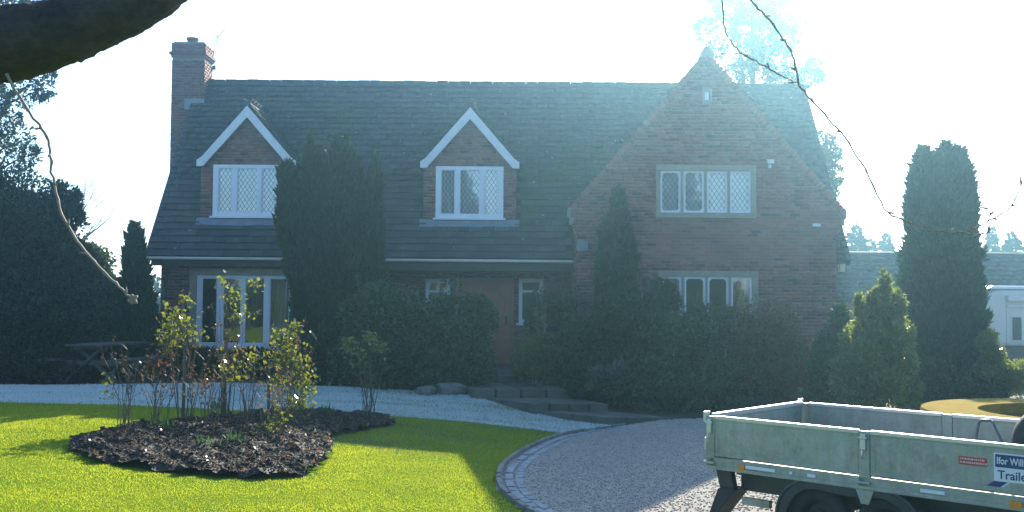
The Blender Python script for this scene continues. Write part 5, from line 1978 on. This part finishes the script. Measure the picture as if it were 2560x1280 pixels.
column_tree('dwarf_conifer', 'dark low conifer between the gable corner and the small lit conifer', 'conifer', gbase(2085, 18.0), cols_px([(2100, 765, 70), (2060, 830, 90, 0.1), (2095, 860, 120)], 18.0, -0.2), 9000, 'shrub', L=0.11, W=0.045, out=0.8, rnd_=0.55, top_p=0.6, lumps=2.0)
# small conical conifer at the left end of the house
column_tree('dwarf_conifer', 'dark pointed conifer at the left end of the house', 'conifer', gbase(340, 21.8), cols_px([(337, 562, 80), (345, 640, 110, 0.1)], 21.8, 0.0), 16000, 'yew', top_p=0.6)

# ---- shrubs before the house
shrub('rounded_shrub', 'large rounded evergreen shrub left of the stepped path', 'shrub', gbase(1040, 20.6), lobes_px([(960, 810, 110, 95), (1060, 822, 105, 76, 0.2), (1150, 808, 90, 72), (1100, 890, 130, 90, -0.2), (960, 900, 130, 80, -0.1)], 20.8), 30000, 'shrub', top_twigs=16)
shrub('rounded_shrub', 'low dark shrub in front of the house left of the rounded shrub', 'shrub', gbase(840, 20.8), lobes_px([(850, 880, 75, 75), (800, 900, 60, 60)], 21.0), 9000, 'dark_leaf')
shrub('rounded_shrub', 'dark shrub hiding most of the right sidelight', 'shrub', gbase(1370, 22.0), lobes_px([(1366, 805, 46, 66), (1410, 825, 55, 75), (1390, 880, 70, 60)], 22.2), 10000, 'shrub', top_twigs=8)
shrub('rounded_shrub', 'yellowish open shrub at the right of the path steps', 'shrub', gbase(1340, 20.6), lobes_px([(1335, 900, 52, 50), (1390, 915, 45, 45), (1350, 860, 30, 35)], 20.6), 5000, 'shrub_yellow', L=0.07, top_twigs=8)
shrub('rounded_shrub', 'dense dark shrub below the slim gable conifer', 'shrub', gbase(1500, 19.8), lobes_px([(1500, 860, 85, 90), (1580, 830, 90, 110), (1650, 790, 50, 80, 0.4), (1540, 950, 120, 70, -0.4)], 20.0), 22000, 'yew2', L=0.12, W=0.03, top_twigs=12)
shrub('rounded_shrub', 'broad dark green shrub below the lower gable window', 'shrub', gbase(1720, 19.4), lobes_px([(1700, 880, 120, 90), (1780, 850, 90, 80, 0.2), (1650, 950, 120, 75, -0.3), (1790, 950, 120, 75, -0.3), (1720, 985, 150, 50, -0.6)], 19.6), 30000, 'shrub', L=0.08, W=0.05, top_twigs=14)
shrub('rounded_shrub', 'rounded brownish green shrub below the right end of the gable window', 'shrub', gbase(1910, 19.2), lobes_px([(1900, 860, 95, 105), (1950, 900, 70, 85), (1880, 950, 100, 65, -0.2)], 19.4), 15000, 'shrub_warm', L=0.065, W=0.035, top_twigs=12)
shrub('silvery_shrub', 'small silvery leaved plant at the front of the border', 'shrub', gbase(1520, 19.0), lobes_px([(1495, 935, 30, 20), (1540, 925, 26, 22), (1565, 950, 24, 20), (1515, 965, 45, 22)], 19.0), 1500, 'silver', L=0.09, W=0.022, stems=0)
shrub('rounded_shrub', 'low dark shrub at the foot of the columnar yew', 'shrub', gbase(2350, 17.4), lobes_px([(2340, 965, 90, 50), (2420, 985, 80, 45)], 17.4), 10000, 'dark_leaf')
shrub('rounded_shrub', 'light tipped feathery bush beside the motorhome', 'shrub', gbase(2490, 18.5), lobes_px([(2475, 870, 30, 40), (2500, 930, 55, 40), (2545, 950, 50, 45)], 18.5), 6500, 'dwarf', L=0.07, W=0.022)

# ---- dark corner on the left
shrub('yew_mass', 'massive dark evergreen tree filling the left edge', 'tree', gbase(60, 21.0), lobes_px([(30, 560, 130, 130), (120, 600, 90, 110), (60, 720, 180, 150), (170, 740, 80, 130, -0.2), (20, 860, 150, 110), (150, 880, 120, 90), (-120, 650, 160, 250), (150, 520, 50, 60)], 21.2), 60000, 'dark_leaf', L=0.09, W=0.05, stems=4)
shrub('holly', 'glossy leaved holly catching sun beside the dark evergreen', 'shrub', gbase(245, 25.6), lobes_px([(240, 680, 50, 60), (260, 740, 45, 60), (245, 830, 60, 90), (225, 640, 35, 30)], 25.6), 7000, 'holly', L=0.10, W=0.06)
tall = thing('evergreen_tree', 'tall evergreen oak with open clumps above the dark mass', 'tree', gbase(-60, 24.5))
bb = gbase(-60, 24.5)
lob = lobes_px([(20, 360, 75, 55), (60, 390, 40, 35), (-60, 340, 90, 80), (40, 235, 60, 40), (100, 225, 38, 35), (10, 285, 40, 22), (-80, 220, 100, 70), (110, 200, 30, 25), (-40, 130, 100, 60), (-20, 30, 60, 60), (60, 20, 50, 35), (10, -30, 90, 50)], 24.5)
v, f = lobe_crown(lob, 9500, 0.10, 0.055, inner=0.02, clump=26, spread=0.16)
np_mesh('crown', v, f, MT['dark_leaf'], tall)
tm = MB()
tm.tube(*trunk_tube(bb, (bb[0] + 0.2, bb[1], 6.5), 0.22, 0.08, 0.15), 8)
for l in lob:
    tm.tube([(bb[0] + 0.1, bb[1], l[2] - 1.0 if l[2] < 6.5 else 5.5), ((bb[0] + l[0]) / 2, bb[1], l[2] - 0.3), (l[0], l[1], l[2])], [0.05, 0.03, 0.012], 5)
tm.build('trunk', MT['bark'], tall)
# bare tree behind
bt = thing('bare_tree', 'thin bare winter tree behind the left evergreens', 'tree', gbase(190, 30))
b0 = gbase(190, 30)
m = MB()
random.seed(21)
top = P(190, 600, 30)
m.tube([(b0[0] - 0.4, 30, b0[2]), (top.x - 0.2, 30, top.z)], [0.09, 0.06], 6)
for k in range(9):
    st = Vector((top.x - 0.2, 30, top.z - 0.5 + k * 0.06))
    branches(m, st, (random.uniform(-0.25, 0.75), random.uniform(-0.3, 0.3), random.uniform(0.4, 1.0)), random.uniform(0.9, 1.4), 0.03, 3, 0.42, 3, 0.10)
m.build('branches', MT['twig'], bt)
# low hedge in the left corner and beneath the window
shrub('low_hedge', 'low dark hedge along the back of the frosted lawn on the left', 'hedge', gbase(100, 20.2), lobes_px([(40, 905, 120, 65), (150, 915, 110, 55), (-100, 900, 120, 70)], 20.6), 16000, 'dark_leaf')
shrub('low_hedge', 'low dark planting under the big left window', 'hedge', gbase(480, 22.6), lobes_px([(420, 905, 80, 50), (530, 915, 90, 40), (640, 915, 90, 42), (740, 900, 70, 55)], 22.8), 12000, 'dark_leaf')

# ---- airy tree behind the gable
at = thing('airy_tree', 'tall airy evergreen tree rising behind the gable top', 'tree', gbase(1890, 40))
b0 = gbase(1890, 40)
lob = lobes_px([(1765, 75, 28, 30), (1790, 120, 25, 28), (1830, 25, 40, 35), (1890, 30, 45, 35), (1850, 75, 30, 28), (1915, 70, 35, 30), (1870, 130, 35, 30), (1940, 35, 30, 35), (1965, 100, 35, 28), (1985, 60, 22, 20), (1850, 180, 30, 25), (1905, 160, 35, 30), (1950, 165, 35, 30), (1960, 205, 45, 16), (2020, 190, 38, 22), (2035, 165, 20, 16), (1800, -25, 50, 30), (1900, -40, 60, 40), (1970, -20, 40, 30), (1920, 110, 24, 20)], 40)
v, f = lobe_crown(lob, 13000, 0.19, 0.085, inner=0.0, clump=18, spread=0.2)
np_mesh('crown', v, f, MT['airy'], at)
m = MB()
m.tube(*trunk_tube(b0, tuple(P(1880, -40, 40)), 0.28, 0.06, 0.2), 7)
m.tube([P(1862, 250, 40), P(1855, 160, 40.2), P(1835, 40, 40)], [0.13, 0.07, 0.03], 5)
for l in lob:
    s_ = Vector((P(1882, 200, 40).x, 40, l[2] - abs(l[0] - b0[0]) * 0.45 - 0.3))
    m.tube([s_, s_.lerp(Vector(l[:3]), 0.55) + Vector((0, 0, 0.1)), l[:3]], [0.045, 0.03, 0.012], 4)
m.build('trunk', MT['bark'], at)
# leafy tree peeping out at the right verge
at2 = thing('leafy_tree', 'small leafy tree showing beside the right roof edge', 'tree', gbase(2075, 33))
b0 = gbase(2075, 33)
lob = lobes_px([(2085, 370, 24, 30), (2070, 410, 26, 28), (2090, 440, 20, 25), (2080, 470, 22, 22), (2040, 380, 50, 50), (2050, 460, 50, 60), (2085, 520, 16, 18)], 33)
v, f = lobe_crown(lob, 4200, 0.12, 0.06, inner=0.0, clump=18)
np_mesh('crown', v, f, MT['airy'], at2)
m = MB()
m.tube(*trunk_tube(b0, (b0[0] - 0.2, 33, 6.0), 0.12, 0.03, 0.1), 6)
for l in lob:
    m.tube([(b0[0] - 0.1, 33, l[2] - 0.6), l[:3]], [0.03, 0.01], 4)
m.build('trunk', MT['bark'], at2)


# ---- firs
def fir_mesh(H, R, n, seed):
    parts = []
    nl = int(H / 0.30)
    for i in range(nl):
        t = i / nl
        z = H * (0.08 + 0.92 * t)
        rad = R * (1 - t) ** 0.85 + 0.08
        nb_ = max(5, int(11 * (1 - t * 0.5)))
        for k in range(nb_):
            a = 6.28 * k / nb_ + RNG.uniform(-0.3, 0.3)
            rl = rad * RNG.uniform(0.7, 1.12)
            q = max(8, int(n * (1 - t) * 2 / (nl * nb_)))
            s = RNG.uniform(0.1, 1, q) ** 0.8
            px_ = np.cos(a) * rl * s + RNG.normal(scale=0.10 * rl, size=q) * -np.sin(a)
            py_ = np.sin(a) * rl * s + RNG.normal(scale=0.10 * rl, size=q) * np.cos(a)
            pz_ = z + 0.10 * rl - 0.38 * rl * s ** 1.5 + RNG.normal(scale=0.05, size=q) + 0.12 * s ** 4
            D = np.stack([np.cos(a) + RNG.normal(scale=0.5, size=q), np.sin(a) + RNG.normal(scale=0.5, size=q), RNG.normal(scale=0.35, size=q) - 0.15], -1)
            parts.append(leaf_quads(np.stack([px_, py_, pz_ + RNG.uniform(-0.12, 0.12)], -1), D, 0.28, 0.08))
    parts.append(leaf_quads(np.stack([np.zeros(40), np.zeros(40), H * 0.97 + RNG.uniform(-0.1, 0.4, 40)], -1), RNG.normal(scale=0.4, size=(40, 3)) + np.array([0, 0, 1]), 0.2, 0.05))
    return join(parts)


fv, ff = fir_mesh(7.0, 2.0, 30000, 1)
fm = None


def fir(label, x, y, H, group, w=1.0):
    global fm
    b = (x, y, tz(x, y) - 0.1)
    t = thing('fir_tree', label, 'fir tree', b, 0, group)
    if fm is None:
        o = np_mesh('crown', fv + np.array(b), ff, MT['fir'], t)
        fm = [o.data, None]
        k = MB().tube([(x, y, b[2]), (x, y, b[2] + 6.8)], [0.13, 0.02], 7).build('trunk', MT['bark'], t)
        fm[1] = k.data
    else:
        for nm, me in zip(('crown', 'trunk'), fm):
            o = _link(nm, me, t)
            ORG[o] = ORG[t]
    t.scale = (H / 7.0 * w, H / 7.0 * w, H / 7.0)
    t.rotation_euler = (0, 0, random.uniform(0, 6.28))
    return t


Yf = 58
for px, py, lb, w in ((2140, 556, 'tallest far fir behind the garage next to the gable', 1.0), (2215, 578, 'far fir just left of the columnar yew', 0.9), (2178, 592, 'small far fir between the two taller garage firs', 0.9),
                      (2105, 600, 'far fir half hidden by the gable corner', 1.0), (2480, 560, 'far fir just right of the columnar yew', 0.7), (2530, 575, 'far fir above the motorhome', 1.0), (2590, 560, 'far fir at the right edge of the picture', 1.0)):
    q = P(px, py, Yf + random.uniform(-4, 4))
    fir(lb, q.x, q.y, q.z + 0.3, 'far firs behind the garage', w)
# conifers behind the viewer, seen mirrored in the windows
for k, (x, y, H) in enumerate(((-9, -17, 11), (-4.5, -21, 13), (1.0, -18, 10.5), (5.5, -22, 12.5), (10, -17, 11), (-14, -22, 12))):
    fir('tall garden conifer mirrored in the window panes', x, y, H, 'conifers mirrored in the windows', 1.2)

# unseen hedge added behind the viewer to darken the window reflections
hl = [(-24 + 2.4 * k, -11.5 + 0.4 * math.sin(k * 1.7), 1.3, 1.7, 1.0, 1.9 + 0.25 * math.sin(k * 2.9)) for k in range(21)]
v, f = lobe_crown(hl, 30000, 0.16, 0.09, inner=0.5, clump=60)
o = np_mesh('reflection_hedge', v, f, MT['shrub'], base=(0, -11.5, 0))
tag(o, 'added unseen hedge that darkens the ground floor window reflections', 'hedge')
# far hedge closing the view
hl = []
for k in range(26):
    a = -0.9 + 1.8 * k / 25
    hl.append((80 * math.sin(a), 5 + 72 * math.cos(a), 0.8, 4.2, 2.2, 2.4 + 0.7 * math.sin(k * 2.3)))
v, f = lobe_crown(hl, 26000, 0.45, 0.25, inner=0.5, clump=60)
o = np_mesh('far_hedgerow', v, f, MT['dark_leaf'])
tag(o, 'distant dark hedgerow closing off the garden', 'hedgerow', kind='stuff')

# ================================================================== OVERHANGING TREE
random.seed(5)
ot = thing('overhanging_tree', 'thick dark bough and bare twigs of a tree overhanging from the top left corner', 'tree', (-3.3, 3.2, tz(-3.3, 3.2)))
YB = 3.4
k = YB / FPX
bp_ = [(-3.25, 3.2, 2.15), tuple(P(-480, 205, 3.3)), tuple(P(-200, 165, 3.38)), tuple(P(-60, 128, YB)), tuple(P(60, 102, YB)), tuple(P(170, 74, YB)), tuple(P(270, 42, YB)), tuple(P(350, 6, YB)), tuple(P(425, -45, YB + 0.02)), tuple(P(520, -120, YB + 0.05)), tuple(P(680, -260, YB + 0.1))]
br_ = [0.17, 0.145, 0.135, 0.125, 0.120, 0.108, 0.092, 0.085, 0.078, 0.07, 0.055]
# finer, gnarled bough
pts, rs = [], []
sp = []
for i in range(len(bp_) - 1):
    p0 = Vector(bp_[max(i - 1, 0)]); p1 = Vector(bp_[i]); p2 = Vector(bp_[i + 1]); p3 = Vector(bp_[min(i + 2, len(bp_) - 1)])
    for s_ in range(14):
        t = s_ / 14
        pts.append(0.5 * ((2 * p1) + (p2 - p0) * t + (2 * p0 - 5 * p1 + 4 * p2 - p3) * t * t + (3 * p1 - p0 - 3 * p2 + p3) * t ** 3))
        rs.append((br_[i] * (1 - t) + br_[i + 1] * t) * (1 + 0.02 * math.sin(i * 1.7 + s_ * 0.31)))
def noise_v(u, w):
    from mathutils import noise as _n
    return _n.noise(Vector((u, w, 0.3)))


bm_ = MB().tube(pts, rs, 40)
for i, q in enumerate(bm_.v):
    c = Vector(pts[min(i // 40, len(pts) - 1)])
    d = Vector(q) - c
    a = (i % 40)
    bump_ = 1 + 0.05 * noise_v(c.x * 9, a * 0.35) + 0.07 * noise_v(c.x * 27 + 7, a * 0.9 + 3) + random.gauss(0, 0.016)
    bm_.v[i] = tuple(c + d * bump_)
bo = bm_.build('bough', MT['bough'], ot, smooth=True)
# furrows that run along the bough
_bn = MT['bough'].node_tree
_g = _bn.nodes.new("ShaderNodeNewGeometry")
_mp = _bn.nodes.new("ShaderNodeMapping")
_mp.inputs["Rotation"].default_value = (0, 0.30, 0)
_mp.inputs["Scale"].default_value = (7, 60, 60)
_bn.links.new(_g.outputs["Position"], _mp.inputs["Vector"])
_nz = noise(_bn, 1.0, 6, 0.7, _mp.outputs[0])
_bp = [n for n in _bn.nodes if n.bl_idname == 'ShaderNodeBump'][0]
_bp.inputs["Distance"].default_value = 0.04
_bn.links.new(_nz.outputs[0], _bp.inputs["Height"])
MB().tube([(-3.35, 3.2, tz(-3.3, 3.2) - 0.1), (-3.3, 3.2, 0.3), (-3.28, 3.2, 1.5), (-3.25, 3.2, 2.3), (-3.2, 3.2, 3.6)], [0.34, 0.26, 0.23, 0.22, 0.17], 20).build('trunk', MT['bark'], ot, smooth=True)
limb = [(-3.2, 3.2, 3.5), (-2.0, 3.3, 4.3), (-0.5, 3.5, 4.7), (1.0, 3.6, 4.6), (2.3, 3.7, 4.2)]
MB().tube(limb, [0.14, 0.11, 0.08, 0.05, 0.02], 14).build('limb', MT['bark'], ot, smooth=True)


def twig(pxs, Y, r0, r1, side=0, knots=True, start=None):
    ps = [P(a, b, Y) for a, b in pxs]
    if start:
        ps = [Vector(start)] + ps
    pts = []
    for i in range(len(ps) - 1):
        p0 = ps[max(i - 1, 0)]; p1 = ps[i]; p2 = ps[i + 1]; p3 = ps[min(i + 2, len(ps) - 1)]
        for s_ in range(5):
            t = s_ / 5
            q = 0.5 * ((2 * p1) + (p2 - p0) * t + (2 * p0 - 5 * p1 + 4 * p2 - p3) * t * t + (3 * p1 - p0 - 3 * p2 + p3) * t ** 3)
            pts.append(q + Vector((random.gauss(0, 0.0016), random.gauss(0, 0.0016), random.gauss(0, 0.0016))))
    pts.append(ps[-1])
    n = len(pts)
    rs = [(r0 + (r1 - r0) * i / n) * (1.25 if i % 6 == 0 else random.uniform(0.92, 1.06)) for i in range(n)]
    m = MB().tube(pts, rs, 7)
    for i in range(4, n, 6):      # buds and spurs
        d = Vector((random.uniform(-1, 1), random.uniform(-0.5, 0.5), random.uniform(-0.3, 1))).normalized()
        m.tube([pts[i], pts[i] + d * 0.012, pts[i] + d * 0.026], [0.0035, 0.0038, 0.001], 5)
    m.build('twig', MT['twig'], ot, smooth=True)
    return pts


tw1 = twig([(18, 185), (52, 250), (105, 322), (124, 372), (130, 430), (150, 520), (186, 592), (226, 642), (272, 692), (312, 730), (336, 754)], 3.3, 0.0048, 0.0036)
m = MB()
for q in ((330, 738), (341, 742), (322, 752), (340, 756), (330, 758)):
    a, b = P(330, 748, 3.3), P(*q, 3.3)
    m.tube([a, a.lerp(b, 0.6), b + (b - a) * 0.3], [0.004, 0.009, 0.003], 6)
m.build('bud_cluster', MT['twig'], ot, smooth=True)
tw2 = twig([(1878, 0), (1915, 40), (1955, 95), (1985, 150), (2000, 215), (2060, 286), (2112, 342), (2162, 425), (2212, 522), (2250, 546), (2330, 572), (2400, 581), (2440, 569), (2482, 545), (2522, 523), (2545, 480), (2553, 440)], 3.5, 0.0038, 0.0020, start=tuple(P(1800, -160, 3.6)))
twig([(1805, 10), (1815, 80), (1850, 130), (1900, 158), (1955, 190), (1998, 210)], 3.5, 0.0026, 0.0022, start=tuple(P(1790, -120, 3.6)))
twig([(2400, 581), (2440, 586), (2470, 580), (2474, 560)], 3.5, 0.003, 0.002)
twig([(2470, 551), (2476, 536), (2470, 522)], 3.5, 0.002, 0.0015)

# ================================================================== ROSES
random.seed(33)


def rose(label, px, py, canes, height, spread, clusters, leaf='rose_leaf', stake=None, group='roses in the island bed', brown=0.4, thick=0.007):
    q = G(px, py)
    z = float(bed_h(q.x, q.y))
    base = Vector((q.x, q.y, z))
    t = thing('rose_bush', label, 'rose bush', base, 0, group)
    lv, lb_ = [], []
    for k in range(int(canes * 1.6)):
        a = random.uniform(0, 6.28)
        h = height * random.uniform(0.55, 1.0)
        s = spread * random.uniform(0.3, 1.0)
        b0 = base + Vector((random.uniform(-0.1, 0.1), random.uniform(-0.08, 0.08), -0.03))
        pts = [b0]
        for i in range(1, 7):
            u = i / 6
            pts.append(b0 + Vector((math.cos(a) * s * u ** 1.3 + random.gauss(0, 0.012), math.sin(a) * s * 0.7 * u ** 1.3 + random.gauss(0, 0.012), h * u)))
        m = MB().tube(pts, [thick * (1 - 0.11 * i) for i in range(7)], 5)
        for i in (3, 4, 5, 6):
            if random.random() < 0.8:
                d = Vector((random.uniform(-1, 1), random.uniform(-1, 1), random.uniform(0.2, 1.2))).normalized()
                e = pts[i] + d * random.uniform(0.06, 0.2)
                m.tube([pts[i], pts[i].lerp(e, 0.5) + Vector((0, 0, 0.01)), e], [0.0035, 0.003, 0.0018], 4)
                for _ in range(random.randint(1, 4)):
                    lb_.append(pts[i].lerp(e, random.uniform(0.4, 1)))
        m.build('cane', MT['cane'], t)
    for (cpx, cpy, rpx, n_) in clusters:
        c = P(cpx, cpy, q.y)
        r = rpx / FPX * q.y
        n_ = int(n_ * 2.3)
        d = rdir(n_) * RNG.uniform(0.1, 1.0, (n_, 1))
        lv.append(np.array(c)[None] + d * r * np.array([1, 0.8, 1.0]))
        for _ in range(max(2, n_ // 14)):      # shoots carrying the leaves
            e = c + Vector((random.uniform(-1, 1), random.uniform(-0.7, 0.7), random.uniform(-0.6, 1))) * r
            s0 = base.lerp(c, 0.75) + Vector((0, 0, -0.05))
            MB().tube([s0, s0.lerp(e, 0.5) + Vector((0.01, 0, 0)), e], [0.004, 0.003, 0.0018], 4).build('cane', MT['cane'], t)
    if lv:
        pos = np.concatenate(lv)
        v, f = leaf_quads(pos, rdir(len(pos)) + np.array([0, 0, -0.15]), RNG.uniform(0.045, 0.085, len(pos)), RNG.uniform(0.032, 0.06, len(pos)), fold=0.15)
        np_mesh('leaves', v, f, MT[leaf], t)
    if lb_ and brown:
        pos = np.array([tuple(p) for p in lb_])
        pos = pos[RNG.uniform(size=len(pos)) < brown * 1.6]
        if len(pos):
            v, f = leaf_quads(pos, rdir(len(pos)), RNG.uniform(0.03, 0.055, len(pos)), RNG.uniform(0.02, 0.035, len(pos)))
            np_mesh('withered_leaves', v, f, MT['rose_brown'], t)
    if stake:
        (sx, sy) = stake
        tp = P(sx, sy, q.y)
        MB().tube([(tp.x, q.y + 0.03, z - 0.1), (tp.x, q.y + 0.03, tp.z)], 0.022, 8).build('stake', MT['stake'], t)
    return t


rose('nearly bare rose with thin reddish canes at the left end of the bed', 318, 1085, 7, 1.25, 0.35, [(268, 960, 40, 8)], brown=0.5, thick=0.006)
rose('rose left of the green stake with rusty leaves halfway up', 392, 1072, 8, 1.15, 0.30, [(380, 905, 50, 26), (420, 880, 35, 16)], leaf='rose_brown', brown=0.6)
rose('tall leafy standard rose tied to the green stake', 462, 1064, 8, 1.55, 0.32, [(440, 790, 42, 55), (428, 845, 42, 60), (480, 830, 45, 30), (465, 750, 25, 18)], stake=(460, 862), brown=0.5)
rose('tall sparse rose before the big window with a single high shoot', 566, 1058, 9, 1.75, 0.32, [(585, 740, 45, 24), (640, 712, 25, 12), (600, 790, 40, 20), (560, 700, 25, 8)], stake=(563, 850), brown=0.5)
rose('short rose with shiny leaves right of the middle stake', 610, 1072, 8, 1.1, 0.36, [(625, 895, 50, 34), (560, 915, 38, 20), (600, 940, 40, 16)], brown=0.3)
rose('bushy rose with yellowing leaves at the right end of the bed', 722, 1078, 11, 1.45, 0.36, [(715, 850, 48, 50), (735, 905, 60, 80), (700, 960, 55, 40), (765, 960, 45, 55), (750, 1010, 48, 50), (690, 890, 40, 32), (735, 820, 22, 20)], stake=(672, 900), brown=0.6)
rose('low rose in front of the yellowing rose', 690, 1110, 7, 0.75, 0.3, [(700, 1040, 45, 26), (670, 1075, 40, 16)], brown=0.4)
rose('short twiggy rose in the middle of the bed', 520, 1085, 8, 0.95, 0.34, [(500, 960, 45, 14)], leaf='rose_brown', brown=0.6)
rose('lone rose at the bed tip with a few glittering leaves', 922, 1048, 9, 1.2, 0.26, [(868, 858, 26, 24), (925, 842, 26, 28), (950, 868, 28, 20), (900, 890, 50, 20)], leaf='rose_leaf', brown=0.1, thick=0.008)
# daffodil shoots
for px, py, lb in ((510, 1135, 'tuft of daffodil shoots at the front of the rose bed'), (540, 1030, 'tuft of daffodil shoots behind the middle roses'), (405, 1085, 'tuft of daffodil shoots near the left roses'),
                   (590, 1130, 'tuft of daffodil shoots right of the front tuft'), (815, 1040, 'tuft of daffodil shoots at the back right of the bed')):
    q = G(px, py)
    z = float(bed_h(q.x, q.y))
    kk = 34
    pos = np.array([q.x, q.y, z]) + RNG.normal(scale=0.055, size=(kk, 3)) * np.array([1, 1, 0])
    v, f = leaf_quads(pos, RNG.normal(scale=0.25, size=(kk, 3)) + np.array([0, 0, 1]), RNG.uniform(0.10, 0.2, kk), 0.016, fold=0.05)
    o = np_mesh('daffodil_shoots', v, f, MT['daffodil'], base=(q.x, q.y, z))
    tag(o, lb, 'shoots', 'daffodil shoots in the rose bed')

# ================================================================== HAZE ADDED IN PLACE OF LENS GLARE
hz = MB().box(-160, 160, -146, 174, -2.0, 21.0).build('glare_haze', MT['soil'])
tag(hz, 'added pale blue air volume standing in for lens glare', 'glare_haze', kind='stuff')
hm = bpy.data.materials.new('glare_haze')
hm.use_nodes = True
hn = hm.node_tree
hn.nodes.clear()
ho = hn.nodes.new("ShaderNodeOutputMaterial")
pv = hn.nodes.new("ShaderNodeVolumePrincipled")
pv.inputs["Color"].default_value = (0.40, 0.78, 1.0, 1)
pv.inputs["Density"].default_value = 0.0033
pv.inputs["Anisotropy"].default_value = 0.87
hn.links.new(pv.outputs[0], ho.inputs["Volume"])
hz.data.materials.clear()
hz.data.materials.append(hm)
